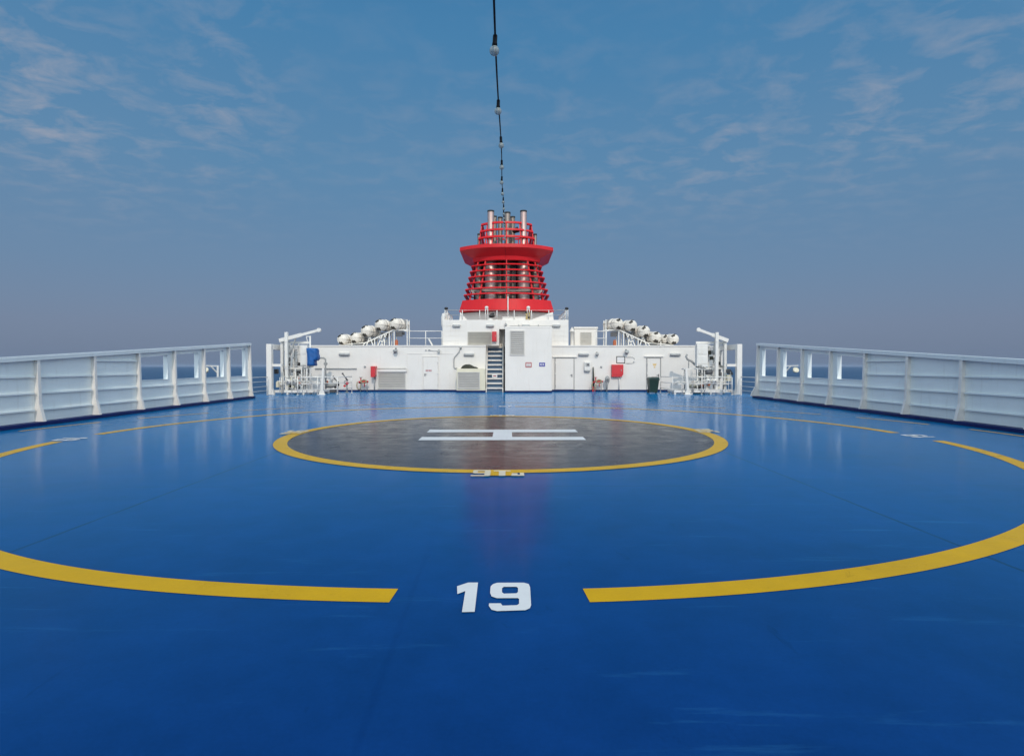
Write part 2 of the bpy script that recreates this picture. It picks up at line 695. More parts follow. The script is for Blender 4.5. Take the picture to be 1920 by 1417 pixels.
# outer touchdown ring with gaps for the numbers
b = MB()
gap = 4.3
segs = [(-90 + 4.08, -2 - 4.6), (-2 + 4.3, 90 - 2.6), (90 + 2.6, 180 - 1.5), (186.6, 270 - 4.08)]
for a0, a1 in segs:
    b.annulus(0, CY, 9.26, 9.50, a0, a1, Z1, .8, lambda a: .13 * math.exp(-((a - 247) / 14) ** 2) + .04 * math.exp(-((a + 75) / 20) ** 2) - .05 * math.exp(-(a / 40) ** 2))
tag(b.build('outer_ring_marking', M['yellow'], deck), 'broad yellow ring broken by white numbers')
b = MB()
b.annulus(0, 13.6, 0.0, 4.70, 0, 360, Z1, 2)
b.build('landing_circle_marking', M['landing'], deck)
b = MB()
b.annulus(0, 13.6, 4.66, 4.93, 0, 360, Z2, 1)
tag(b.build('inner_ring_marking', M['yellow'], deck), 'unbroken yellow ring around the dark circle')
b = MB()
for k in range(-3, 15):
    a = 17 * k
    b.annulus(0, CY, 11.72, 11.83, a - 5.6, a + 5.6, Z1, 1.2)
tag(b.build('dashed_ring_marking', M['yellow'], deck), 'thin outer ring of yellow dashes')
# H lying on its side
b = MB()
b.flat([[(-1.78, 12.5), (1.81, 12.5), (1.81, 13.06), (.23, 13.06), (.23, 13.98), (1.81, 13.98), (1.81, 14.56), (-1.80, 14.56), (-1.80, 13.98), (-.21, 13.98), (-.21, 13.06), (-1.78, 13.06)]], Z2)
tag(b.build('letter_marking', M['num_white'], deck), 'big white letter H at the middle of the dark circle')

# the number 19, measured on the deck
def zoom6(p):
    return ground(700 + p[0] / 3.84, 1050 + p[1] / 3.84)


def chaikin(poly):
    o = []
    for p, q in zip(poly, poly[1:] + poly[:1]):
        o.append((p[0] * .78 + q[0] * .22, p[1] * .78 + q[1] * .22))
        o.append((p[0] * .22 + q[0] * .78, p[1] * .22 + q[1] * .78))
    return o


one = [(600, 205), (680, 178), (752, 178), (727, 393), (635, 395), (660, 240), (602, 262)]
nine_o = [(890, 180), (1085, 180), (1120, 190), (1130, 215), (1137, 345), (1128, 368), (1095, 382), (890, 388), (850, 378), (830, 350), (832, 331), (916, 331), (930, 348), (1035, 345), (1050, 335), (1050, 300), (1040, 293), (888, 293), (850, 280), (840, 255), (843, 208), (860, 190)]
nine_h = [(940, 210), (1030, 210), (1042, 218), (1042, 248), (1030, 258), (940, 260), (926, 250), (926, 220)]
one, nine_o, nine_h = [[zoom6(p) for p in g] for g in (one, nine_o, nine_h)]
gx = sum(p[0] for p in one + nine_o) / len(one + nine_o)
gcx = (min(p[0] for p in one) + max(p[0] for p in nine_o)) / 2
gcy = (min(p[1] for p in nine_o) + max(p[1] for p in nine_o)) / 2


def place(poly, x, y, ang, s=1.0, ox=gcx, oy=gcy):
    c_, s_ = math.cos(ang), math.sin(ang)
    return [(x + ((p[0] - ox) * c_ - (p[1] - oy) * s_) * s, y + ((p[0] - ox) * s_ + (p[1] - oy) * c_) * s) for p in poly]


for (x, y, a, lb) in [(gcx, gcy, 0, 'white number 19 nearest to the camera'), (-9.35, 12.75, -R(90), 'white number 19 by the wall of bright posts'),
                      (9.4, 13.15, R(90), 'white number 19 by the wall of shaded posts'), (.05, CY + 9.4, R(180), 'white number 19 below the staircase')]:
    b = MB()
    b.flat([place(one, x, y, a)], Z2)
    b.flat([place(nine_o, x, y, a), place(nine_h, x, y, a)], Z2)
    tag(b.build('number_marking', M['num_white'], deck), lb)

# weight marking 9T lying over the inner ring, four times round
def wt(x, y, ang):
    """local frame: text centre 0,0; reads along +x, top towards +y"""
    sg = lambda poly: place([(p[0] * .88 + .03, p[1] * .86 + .03) for p in poly], x, y, ang, 1.0, 0, 0)
    bb = MB()
    bb.mat(M['num_yellow'])
    bb.flat([sg([(-.12, -.24), (.26, -.24), (.26, .26), (-.12, .26)])], Z3)
    bb.flat([sg([(.26, .02), (.42, .02), (.42, .26), (.26, .26)])], Z3)
    bb.mat(M['num_cream'])
    bb.flat([sg([(-.42, .26), (-.14, .26), (-.12, .2), (-.12, -.27), (-.16, -.3), (-.44, -.3), (-.44, -.2), (-.22, -.2), (-.22, -.07), (-.38, -.07), (-.42, -.02)]),
             sg([(-.34, .17), (-.22, .17), (-.22, .02), (-.34, .02)])], Z3 + .004)
    bb.flat([sg([(.02, -.28), (.13, -.28), (.13, .12), (.22, .12), (.22, .22), (-.07, .22), (-.07, .12), (.02, .12)])], Z3 + .004)
    bb.flat([sg([(.22, -.28), (.44, -.28), (.44, .0), (.37, .0), (.37, -.18), (.33, -.18), (.33, -.04), (.24, -.04)])], Z3 + .004)
    return bb.build('weight_marking', None, deck)


tag(wt(-.05, 8.62, 0), 'white and yellow 9T marking on the near edge of the inner ring')
tag(wt(-4.95, 14.0, -R(90)), 'white and yellow 9T marking on the ring towards the wall of bright posts')
tag(wt(4.95, 14.2, R(90)), 'white and yellow 9T marking on the ring towards the wall of shaded posts')
tag(wt(0, 18.55, R(180)), 'white and yellow 9T marking on the far edge of the inner ring')


# ------------------------------------------------------------------ sea haze
m = bpy.data.materials.new('haze_air')
m.use_nodes = True
t = NT(m.node_tree)
t.n.clear()
ov = t.node('ShaderNodeOutputMaterial')
pv = t.node('ShaderNodeVolumePrincipled')
pv.inputs['Color'].default_value = (.50, .62, .82, 1)
pv.inputs['Density'].default_value = 4.8e-5
pv.inputs['Anisotropy'].default_value = 0.0
t.link(pv.outputs[0], ov.inputs['Volume'])
b = MB()
b.box(-15000, 15000, -15000, 15000, -28, 16)
tag(b.build('haze', m), kind='stuff')


# ------------------------------------------------------------------ windbreaks
def ztop(y):
    return 1.82 + .0635 * (y - 15.8)


def windbreak(side, lab):
    S = side
    xp = 12.53 * S                 # plate
    y_posts = [28.75 - 2.16 * k for k in range(0, 12)][::-1]
    root = thing('windbreak_wall', lab, 'windbreak', (xp, y_posts[0], 0))
    ox, oy = xp, y_posts[0]
    L = lambda y: y - oy
    I = -S                          # towards the middle of the ship
    # coaming
    b = MB()
    b.box(-.05 * I, .30 * I, L(y_posts[0] - .1), L(y_posts[-1] + .12), 0, .10, .012)
    tag(b.build('coaming', M['navy'], root), 'navy painted strip along the foot')
    # rail
    b = MB()
    y0, y1 = y_posts[0] - .1, y_posts[-1] + .08
    for (h0, h1, xa, xb) in ((-.012, .045, -.05, .15), (-.075, -.012, .12, .145)):
        b.prism([(L(y0), ztop(y0) + h0), (L(y1), ztop(y1) + h0), (L(y1), ztop(y1) + h1), (L(y0), ztop(y0) + h1)], 'x', xa * I, xb * I)
    b.build('top_rail', M['shade_white'], root)
    for i, y in enumerate(y_posts):
        last = i == len(y_posts) - 1
        zt = ztop(y) - .014
        e = .42 if last else .26
        e2 = .20 if last else .15
        if last and S < 0:
            e, e2 = .24, .18
        b = MB()
        b.prism([(.008 * I, .10), (e * I, .10), ((e - .03) * I, .22), (e2 * I, .56), (.115 * I, zt), (.008 * I, zt)], 'y', L(y) - .009, L(y) + .009)
        # flange along the inboard edge
        pts = [(e * I, .103), ((e - .03) * I, .22), (e2 * I, .56), (.115 * I, zt - .002)]
        for p, q in zip(pts, pts[1:]):
            b.prism([(p[0], p[1]), (q[0], q[1]), (q[0] + .012 * I, q[1]), (p[0] + .012 * I, p[1])], 'y', L(y) - .05, L(y) + .05)
        b.build('post', M['white'], root)
    for i, (ya, yb) in enumerate(zip(y_posts, y_posts[1:])):
        a_, c_ = L(ya) + .0095, L(yb) - .0095
        window = i >= len(y_posts) - 5
        A = lambda y: ztop(y + oy) - .014
        b = MB()
        th = .008 * I
        if not window:
            b.prism([(a_, .10), (c_, .10), (c_, A(c_)), (a_, A(a_))], 'x', 0, th)
            p = b.build('panel', M['shade_white'], root)
        else:
            wa, wb, sl = a_ + .16, c_ - .34, 1.08
            hd = .20
            b.prism([(a_, .10), (c_, .10), (c_, sl), (a_, sl)], 'x', 0, th)
            b.prism([(a_, sl), (wa, sl), (wa, A(wa)), (a_, A(a_))], 'x', 0, th)
            b.prism([(wb, sl), (c_, sl), (c_, A(c_)), (wb, A(wb))], 'x', 0, th)
            b.prism([(wa, A(wa) - hd), (wb, A(wb) - hd), (wb, A(wb)), (wa, A(wa))], 'x', 0, th)
            # rounded corners
            for (cy_, cz_, sy, sz) in ((wa, sl, 1, 1), (wb, sl, -1, 1), (wa, A(wa) - hd, 1, -1), (wb, A(wb) - hd, -1, -1)):
                r_ = .10
                arc = [(cy_ + sy * (r_ - r_ * math.cos(t_)), cz_ + sz * (r_ - r_ * math.sin(t_))) for t_ in [math.pi / 2 * k / 5 for k in range(6)]]
                b.prism([(cy_, cz_)] + arc, 'x', 0, th)
            p = b.build('panel', M['shade_white'], root)
            # frame (liner) round the opening
            f = MB()
            hh = lambda y: A(y) - hd
            for (q) in ([(wa, sl), (wa + .012, sl + .012), (wa + .012, hh(wa) - .012), (wa, hh(wa))],
                        [(wb - .012, sl + .012), (wb, sl), (wb, hh(wb)), (wb - .012, hh(wb) - .012)],
                        [(wa, sl), (wb, sl), (wb - .012, sl + .012), (wa + .012, sl + .012)],
                        [(wa + .012, hh(wa) - .012), (wb - .012, hh(wb) - .012), (wb, hh(wb)), (wa, hh(wa))]):
                f.prism(q, 'x', -.13 * I, .035 * I)
            f.build('window_frame', M['shade_white'], root)
        f = MB()
        for h in ((.42, .87, 1.31, 1.76) if not window else (.42, .87)):
            if h > A(a_) - .12:
                continue
            f.prism([(a_ + .06, h - .005), (c_ - .06, h - .005), (c_ - .06, h + .005), (a_ + .06, h + .005)], 'x', .009 * I, .075 * I)
            f.prism([(a_ + .06, h - .035), (c_ - .06, h - .035), (c_ - .06, h - .0055), (a_ + .06, h - .0055)], 'x', .066 * I, .075 * I)
        f.build('stiffener', M['shade_white'], p)
    return root


windbreak(-1, 'white steel windbreak whose post faces shine in the sun')
windbreak(1, 'white steel windbreak in shade with grey-blue posts')

# outboard lamp brackets beyond the windows
for S, y, lb in ((-1, 27.5, 'white lamp on bracket seen through the windows of the sunlit-post windbreak'), (1, 28.0, 'white lamp on bracket seen through the windows of the shaded windbreak')):
    x = 13.38 * S
    root = thing('floodlight_bracket', lb, 'bracket lamp', (x, y, 0), 'lamps on brackets outboard of the windbreaks')
    b = MB()
    b.bar((0, 0, 0), (0, 0, 1.60), .08, .08)
    b.bar((.04 * S, 0, 1.57), (.42 * S, -.5, 1.59), .06, .06)
    b.bar((.04 * S, 0, 1.25), (.2 * S, -.25, 1.56), .05, .05)
    b.build('bracket', M['white_gear'], root)
    b = MB()
    b.lathe([(0, -.16), (.07, -.15), (.14, 0), (.145, .03), (.12, .05), (0, .05)], 14, Matrix.Translation((.36 * S, -.42, 1.38)) @ Matrix.Rotation(R(60), 4, 'X'))
    b.build('lamp_head', M['cream'], root)

# ------------------------------------------------------------------ deckhouse
DW, DU, DS = 36.2, 36.55, 34.6
H1 = PZ(648, DW)                      # lower house roof
house = thing('deckhouse', 'long white deckhouse across the ship under the red funnel', 'deckhouse', (0, DW, 0))


def hp(mb, name, mat, parent=house):
    return mb.build(name, mat, parent)


lx = lambda px, d=DW: PX(px, d)
XL, XR = -13.0, 13.0
sx0, sx1 = lx(911), lx(947.5)         # stair recess
b = MB()
b.box(XL, sx0, 0, 9, 0, H1, .02)
b.box(sx1, XR, 0, 9, 0, H1, .02)
b.box(sx0, sx1, 3.2, 9, 0, H1)        # back of the stair recess
hp(b, 'wall', M['white'])
b = MB()
b.box(XL - .02, lx(856), -.03, .0, 0, .10)
b.box(lx(1035), XR + .02, -.03, .0, 0, .10)
tag(hp(b, 'base_strip', M['navy']), 'dark blue painted foot of the front wall')
# plate seams and roof edge lip
b = MB()
b.box(XL, sx0, -.045, -.0015, H1 - .05, H1 + .02)
b.box(lx(1036), XR, -.045, -.0015, H1 - .05, H1 + .02)
hp(b, 'roof_edge', M['white'])
# upper block
U = DU - DW
HU = PZ(600, DU)
b = MB()
ux0, ux1 = PX(830, DU), PX(1066, DU)
sx2 = PX(936, DU)
b.box(ux0, sx2, U, 9, H1 + .001, HU, .02)
b.box(sx1, ux1, U, 9, H1 + .001, HU, .02)
b.box(sx2, sx1, U + 1.2, 8.9, H1 + .003, HU - .002)
b.box(sx2 + .001, sx1 - .001, U + .002, U + 1.2, PZ(617, DU), HU - .003)
hp(b, 'upper_wall', M['white'])
b = MB()
for k in range(1, 5):
    zz_ = H1 + (HU - H1) * k / 5.2
    b.box(PX(1037, DU), ux1 - .03, U - .012, U - .001, zz_ - .009, zz_ + .009)
    b.box(ux0 + .03, PX(872, DU), U - .012, U - .001, zz_ - .006, zz_ + .006)
hp(b, 'plate_seam', M['white'])
# rounded fairings at the block's corner tops
b = MB()
b.lathe([(0, -.45), (.2, -.42), (.26, -.2), (.26, .25), (.2, .48), (0, .55)], 14, Matrix.Translation((ux0 + .12, U + .5, HU - .05)))
hp(b, 'corner_dome', M['white'])
# stair block
SB = DS - DW
HS = PZ(612, DS)
b = MB()
b.box(PX(947, DS), PX(1034.5, DS), SB, -.001, .10, HS, .02)
hp(b, 'stair_block', M['white'])
b = MB()
b.box(PX(946.6, DS), PX(1035, DS), SB - .02, SB + 1.58, 0, .10)
hp(b, 'base_strip', M['navy'])


def louvre(px0, px1, py0, py1, d, n, mat, name='louvre', off=.0):
    """frame with tilted blades, set on a wall whose face is at distance d"""
    y = d - DW
    x0, x1, z0, z1 = PX(px0, d), PX(px1, d), PZ(py1, d), PZ(py0, d)
    o = MB()
    o.mat(mat)
    fw = .05
    o.box(x0, x0 + fw, y - .05, y - .001, z0, z1)
    o.box(x1 - fw, x1, y - .05, y - .001, z0, z1)
    o.box(x0 + fw, x1 - fw, y - .05, y - .001, z0, z0 + fw)
    o.box(x0 + fw, x1 - fw, y - .05, y - .001, z1 - fw, z1)
    o.box(x0 + fw, x1 - fw, y - .008, y - .001, z0 + fw, z1 - fw)
    st = (z1 - z0 - 2 * fw) / n
    for k in range(n):
        zc = z0 + fw + st * (k + .5)
        o.bar((x0 + fw, y - .028, zc), (x1 - fw, y - .028, zc), .01, st * .92, up=(0, -.55, 1))
    return o.build(name, None, house)


louvre(709, 761, 697, 729, DW, 9, M['louvre'])
# white box frame above the left louvre
b = MB()
b.box(PX(707, DW), PX(709, DW), -.12, -.001, .10, PZ(692, DW))
b.box(PX(709, DW), PX(763, DW), -.12, -.001, PZ(697, DW), PZ(692.5, DW))
hp(b, 'louvre_surround', M['white'])
# protruding ventilation box by the stair
b = MB()
vx0, vx1, vz = PX(856, DS + .4), PX(910, DS + .4), PZ(691, DS + .4)
vy = DS + .4 - DW
b.box(vx0, vx1, vy, -.001, .10, vz, .015)
hp(b, 'vent_box', M['cream'])
b = MB()
b.box(vx0 - .01, vx1 + .01, vy - .02, -.002, 0, .10)
hp(b, 'base_strip', M['navy'])
louvre(858, 900, 697, 729, DS + .4, 9, M['louvre'])
louvre(877, 922, 622, 646.5, DU, 8, M['louvre_warm'])
louvre(956, 983.5, 620, 666, DS, 11, M['louvre'])


def door(px0, px1, py0, py1, label, handle_right=True, faint=False, d=DW, zb=.12):
    y = d - DW
    x0, x1, z1 = PX(px0, d), PX(px1, d), PZ(py0, d)
    o = MB()
    o.mat(M['white'])
    o.box(x0, x1, y - .035, y - .0015, zb, z1, .012)
    dr = o.build('door', None, house)
    dr['label'] = label
    f = MB()
    fw = .035
    dy = y - .05
    f.box(x0 - fw - .018, x0 - .018, dy, y - .001, zb, z1 + .02)
    f.box(x1 + .018, x1 + fw + .018, dy, y - .001, zb, z1 + .02)
    f.box(x0 - fw - .018, x1 + fw + .018, dy, y - .001, z1 + .02, z1 + .055)
    f.box(x0 - .017, x0 - .002, y - .012, y - .0012, zb, z1)
    f.build('door_frame', M['grey'] if not faint else M['white'], dr)
    h = MB()
    hx = x1 - .1 if handle_right else x0 + .1
    zc = (z1 + zb) / 2 - .1
    h.box(hx - .02, hx + .02, y - .06, y - .036, zc - .09, zc + .09)
    h.bar((hx, y - .08, zc + .03), (hx - (.12 if handle_right else -.12), y - .08, zc + .03), .02, .02)
    h.bar((hx, y - .06, zc + .03), (hx, y - .085, zc + .03), .02, .02)
    h.build('handle', M['dark_grey'], dr)
    hg = MB()
    hxx = x0 if handle_right else x1
    for zc in (zb + .3, (zb + z1) / 2, z1 - .3):
        hg.tube((hxx, y - .055, zc - .07), (hxx, y - .055, zc + .07), .018, 8)
    hg.build('hinge', M['white_gear'], dr)
    return dr


door(1041.5, 1075.5, 672, 728, 'plain white door outlined in grey beside the stair block')
dr = door(1214, 1238, 672, 728, 'white door with a yellow emblem behind the green bin')
b = MB()
ex, ez = PX(1227.5, DW), PZ(684.5, DW)
b.prism([(ex - .13, ez + .09), (ex + .13, ez + .09), (ex + .08, ez - .04), (ex - .08, ez - .04)], 'y', -.038, -.0355)
b.box(ex - .045, ex + .045, -.038, -.0355, ez - .17, ez - .08)
b.build('emblem', M['sign_yellow'], dr)
# rain hood over that door
b = MB()
b.box(PX(1208, DW), PX(1244, DW), -.10, -.001, PZ(669, DW), PZ(667.5, DW))
b.box(PX(1036, DW), PX(1082, DW), -.10, -.001, PZ(669.8, DW), PZ(668.4, DW))
hp(b, 'rain_hood', M['white'])
dl = door(794, 821.5, 669, 729, 'white door flush with its wide panel, red lettering on it', False, True)


def letters(parent, word, xc, zc, h, mat, y0, wd=.6):
    """tiny block capitals built of strokes, in the wall plane"""
    G = {'F': [(0, 0, 0, 1), (0, 1, 1, 1), (0, .55, .8, .55)], 'I': [(.5, 0, .5, 1)], 'R': [(0, 0, 0, 1), (0, 1, 1, 1), (1, 1, 1, .5), (0, .5, 1, .5), (.4, .5, 1, 0)],
         'E': [(0, 0, 0, 1), (0, 1, 1, 1), (0, .5, .8, .5), (0, 0, 1, 0)], 'O': [(0, 0, 0, 1), (1, 0, 1, 1), (0, 0, 1, 0), (0, 1, 1, 1)], 'N': [(0, 0, 0, 1), (0, 1, 1, 0), (1, 0, 1, 1)],
         'S': [(0, 0, 1, 0), (1, 0, 1, .5), (0, .5, 1, .5), (0, .5, 0, 1), (0, 1, 1, 1)], 'T': [(0, 1, 1, 1), (.5, 0, .5, 1)], 'P': [(0, 0, 0, 1), (0, 1, 1, 1), (1, 1, 1, .5), (0, .5, 1, .5)]}
    o = MB()
    gw = h * wd
    x = xc - (len(word) * gw * 1.4 - gw * .4) / 2
    for chx in word:
        for (a, c, e, f) in G[chx]:
            o.bar((x + a * gw, y0, zc - h / 2 + c * h), (x + e * gw, y0, zc - h / 2 + f * h), .006, h * .16, up=(0, 1, 0))
        x += gw * 1.4
    return o.build('lettering', mat, parent)


b = MB()
b.mat(M['sign_white'])
b.box(PX(797.5, DW), PX(810, DW), -.043, -.036, PZ(697, DW), PZ(692, DW))
b.mat(M['sign_red'])
for k in range(4):
    xa = PX(798.6 + k * 2.9, DW)
    b.box(xa, xa + .065, -.046, -.0435, PZ(695.9, DW), PZ(693.2, DW))
b.build('notice', None, dl)
# wide raised panel round the flush door
b = MB()
b.box(PX(764, DW), PX(851, DW), -.02, -.001, PZ(663.6, DW), PZ(662.6, DW))
b.box(PX(764, DW), PX(764.8, DW), -.02, -.001, .12, PZ(663.6, DW))
b.box(PX(821.9, DW), PX(822.4, DW), -.055, -.051, .5, PZ(706, DW))
hp(b, 'panel_edge', M['white'])
# pipe bending along the wall beside the panel
b = MB()
q = lambda px, py, yo=-.08: (PX(px, DW), yo, PZ(py, DW))
b.path([q(864, 652), q(861, 660), q(853, 669), q(851.5, 673), q(851.5, 688), q(853, 690.5), q(858, 690.5)], .028)
hp(b, 'pipe', M['grey'])
b = MB()
b.path([q(592, 691), q(640, 691), q(670, 691)], .028)
b.path([q(709, 691, -.13), q(735, 691, -.13), q(763, 691, -.13)], .026)
hp(b, 'pipe', M['grey'])
b = MB()
for px_ in (799, 804.5, 806):
    b.tube((PX(px_, DW), -.001, PZ(656.5, DW)), (PX(px_, DW), -.07, PZ(656.5, DW)), .04, 8)
b.path([q(806, 657, -.03), q(815, 658, -.03), q(822, 658, -.03)], .012, 6)
hp(b, 'cable_gland', M['grey'])
# thin pipe run and line on the upper block front
b = MB()
b.path([(PX(955, DU), U - .04, PZ(611.5, DU)), (PX(1000, DU), U - .04, PZ(611.5, DU)), (PX(1036, DU), U - .04, PZ(611.5, DU))], .014, 6)
b.path([(PX(973, DW), U - .05, PZ(608, DW)), (PX(973, DW), U - .05, PZ(614, DW))], .03, 6)
b.path([(PX(1010, DW), U - .05, PZ(608, DW)), (PX(1010, DW), U - .05, PZ(614, DW))], .03, 6)
hp(b, 'conduit', M['grey'])
# tie bar below the roof edge on the stair block
b = MB()
b.box(PX(950, DS), PX(1032, DS), SB - .012, SB - .001, HS - .09, HS - .07)
hp(b, 'plate_seam', M['white'])

# roof hut on the right with its louvre and small cone vent
d_ = 38.5
hut = thing('roof_hut', 'small white ventilation hut with a louvre on the deckhouse roof', 'hut', (PX(1098.5, d_), d_, H1))
b = MB()
hw = (1120 - 1077) / 2 / FPX * d_
hz = PZ(613, d_) - H1
b.box(-hw, hw, 0, 1.6, 0, hz - .12, .02)
b.box(-hw - .04, hw + .04, -.06, 1.66, hz - .119, hz, .015)
b.build('wall', M['white'], hut)
b = MB()
b.mat(M['louvre'])
lw = .36
b.box(-lw, lw, -.03, -.001, .12, hz - .36)
for k in range(8):
    zc = .2 + k * (hz - .55) / 7.5
    b.bar((-lw, -.05, zc), (lw, -.05, zc), .01, .1, up=(0, -.6, 1))
b.build('louvre', None, hut)
ven = thing('cone_vent', 'little white pointed vent beside the roof hut', 'vent', (PX(1072.5, 37.6), 37.6, H1))
b = MB()
b.lathe([(.11, 0), (.11, PZ(622, 37.6) - H1), (.17, PZ(622, 37.6) - H1), (.15, PZ(620, 37.6) - H1), (0, PZ(612.5, 37.6) - H1)], 14)
b.build('vent_body', M['white'], ven)

# tarpaulin heap on the vent box
b = MB()
tx0, tx1 = PX(864, DS + .7), PX(896, DS + .7)
nseg = 14
top = []
loops_ = []
for i in range(nseg + 1):
    u = i / nseg
    x = tx0 + (tx1 - tx0) * u
    hgt = (.26 * (math.sin(math.pi * min(1, u * 1.15 + .05)) ** .5 if u < .78 else .35 + .5 * (1 - u)) + random.uniform(-.015, .015)) if 0 < u < 1 else .02
    lp = []
    for k in range(9):
        a = math.pi * k / 8
        lp.append((x - (tx0 + tx1) / 2, .55 - .45 * math.cos(a) * (.7 + .3 * math.sin(math.pi * u)) + random.uniform(-.02, .02), max(.003, hgt * math.sin(a) ** .6 if 0 < k < 8 else .003)))
    loops_.append(lp)
b.loops([l for l in loops_], closed_ends=True)
o = b.build('tarpaulin', M['tarp'], None, loc=((tx0 + tx1) / 2, DS + .45, vz))
tag(o, 'crumpled dark tarpaulin lying on the vent box beside the stairs', 'tarpaulin')

# ------------------------------------------------------------------ staircase
st = thing('staircase', 'steep ship stairs with white treads between deckhouse blocks', 'stairs', (PX(927.3, DS + .6), DS + .55, 0))
NS = 10
rise = (H1 - .02) / NS
run = .235
wdt = .46
for k in range(NS):
    b = MB()
    b.box(-wdt, wdt, k * run, k * run + run - .002, rise * (k + 1) - .085, rise * (k + 1) - .0, .006)
    b.build('tread', M['white'], st)
b = MB()
for k in range(NS):
    b.box(-wdt, wdt, k * run + .14, k * run + .15, rise * k + .001, rise * (k + 1) - .086)
tag(b.build('riser', M['stair_blue'], st), 'dark blue risers')
for sx in (-1, 1):
    b = MB()
    xs = sx * (wdt + .035)
    b.prism([(-.06, 0), (.18, 0), (NS * run + .1, H1 - .12), (NS * run + .1, H1), (NS * run - .06, H1), (-.06, .18)], 'x', xs - .03, xs + .03)
    b.build('stringer', M['white'], st)
    b = MB()
    xs = sx * (wdt + .04)
    b.path([(xs, .0, .2), (xs, .0, 1.0), (xs, NS * run, H1 + .9), (xs, NS * run + .9, H1 + .9)], .02)
    b.path([(xs, NS * run * .5, H1 * .5), (xs, NS * run * .5, H1 * .5 + .93)], .016)
    b.build('handrail', M['white'], st)
b = MB()
b.mat(M['sign_white'])
b.box(-.16, .16, 2 * run - .02, 2 * run - .012, rise * 3 + .02, rise * 3 + .24)
b.mat(M['sign_red'])
b.box(-.09, .09, 2 * run - .024, 2 * run - .0205, rise * 3 + .1, rise * 3 + .16)
b.build('sign', None, st)

# ------------------------------------------------------------------ wall lamps
def strip_lamp(px, py, wpx, d, label):
    t_ = thing('wall_lamp', label, 'wall lamp', (PX(px, d), d, PZ(py, d)), 'strip lamps on the deckhouse front')
    hwid = wpx / 2 / FPX * d
    b = MB()
    b.box(-hwid * .96, hwid * .96, -.06, -.001, .0, .10, .012)
    b.build('housing', M['white_gear'], t_)
    b = MB()
    b.lathe([(0, -hwid), (.05, -hwid + .005), (.085, -hwid + .05), (.085, hwid - .05), (.05, hwid - .005), (0, hwid)], 12, Matrix.Translation((0, -.09, -.03)) @ Matrix.Rotation(R(90), 4, 'Y'))
    b.build('diffuser', M['lens_grey'], t_)
    return t_


strip_lamp(647, 663.5, 20, DW, 'grey strip lamp high on the wall beside the blue cover')
strip_lamp(879.5, 664, 20, DW, 'grey strip lamp above the dark tarpaulin')
strip_lamp(1094, 664, 20, DW, 'grey strip lamp above the grey wall cabinet')
strip_lamp(1266, 664, 20, DW, 'grey strip lamp high on the wall to the right of the emblem door')
strip_lamp(856, 610.5, 15, DU, 'small strip lamp at the left end of the upper block')
strip_lamp(919, 610.5, 15, DU, 'small strip lamp above the little red cabinet')
strip_lamp(986, 610.5, 15, DU, 'small strip lamp above the stair block')
strip_lamp(1043, 610.5, 15, DU, 'small strip lamp at the right end of the upper block')


def spot(px, py, d, label, s=1.0, tilt=55):
    t_ = thing('floodlight', label, 'floodlight', (PX(px, d), d, PZ(py, d)), 'floodlights on the deckhouse')
    b = MB()
    b.box(-.04 * s, .04 * s, -.03, -.001, -.02, .16 * s)
    b.bar((0, -.02, .1 * s), (0, -.2 * s, .02 * s), .03 * s, .03 * s)
    b.build('bracket', M['dark_grey'], t_)
    b = MB()
    b.lathe([(0, -.13 * s), (.07 * s, -.12 * s), (.12 * s, .02 * s), (.13 * s, .07 * s), (.115 * s, .08 * s), (0, .075 * s)], 14, Matrix.Translation((0, -.22 * s, -.02 * s)) @ Matrix.Rotation(R(tilt), 4, 'X'))
    b.build('lamp_head', M['grey'], t_)
    return t_


spot(743, 658, DW, 'grey floodlight below the rack of lower-numbered rafts on the roof edge', 1.15, 20).__setitem__('label', 'large grey floodlight high between strip lamp and flush door')
spot(823.5, 658.5, DW, 'small dark floodlight above the flush door panel', .7, 60)
spot(1119, 664, DW, 'dark floodlight just right of the strip lamp over the grey cabinet', .85, 40)
spot(1174, 660, DW, 'grey floodlight above the black framed notice', 1.1, 40)
spot(948.5, 609.5, DU, 'tiny dark floodlight at the top of the stair block corner', .7, 40)
spot(864.5, 651.5, DW, 'tiny grey floodlight at the upper end of the bent pipe', .6, 40)

# ------------------------------------------------------------------ signs, cabinets on the wall
def sign(px, py, w, h, d, label, frame, face, bands=()):
    o = MB()
    x0, x1, z0, z1 = -w / 2 / FPX * d, w / 2 / FPX * d, -h / 2 / FPX * d, h / 2 / FPX * d
    o.mat(frame)
    o.box(x0, x1, -.012, -.001, z0, z1)
    o.mat(face)
    f = .05
    o.box(x0 + f, x1 - f, -.016, -.0125, z0 + f, z1 - f)
    for (m_, a, c, e, g_) in bands:
        o.mat(m_)
        o.box(x0 + a * (x1 - x0), x0 + c * (x1 - x0), -.019, -.0165, z0 + e * (z1 - z0), z0 + g_ * (z1 - z0))
    ob = o.build('sign', None, None, loc=(PX(px, d), d, PZ(py, d)))
    return tag(ob, label, 'sign')


sign(991, 684, 11.5, 9.5, DS, 'white sign with a dark red border on the stair block', M['sign_red'], M['sign_white'], [(M['sign_red'], .3, .7, .55, .65), (M['sign_black'], .25, .75, .3, .38)])
sign(1016.5, 683.3, 11, 7.5, DS, 'small violet blue sign on the stair block', M['sign_blue'], M['sign_blue'], [(M['sign_white'], .42, .48, .2, .8), (M['sign_white'], .6, .8, .35, .65), (M['sign_white'], .15, .35, .35, .65)])
sign(1164, 674.5, 16.5, 13.5, DW, 'white notice in a black frame above the red fire cabinet', M['sign_black'], M['sign_white'])

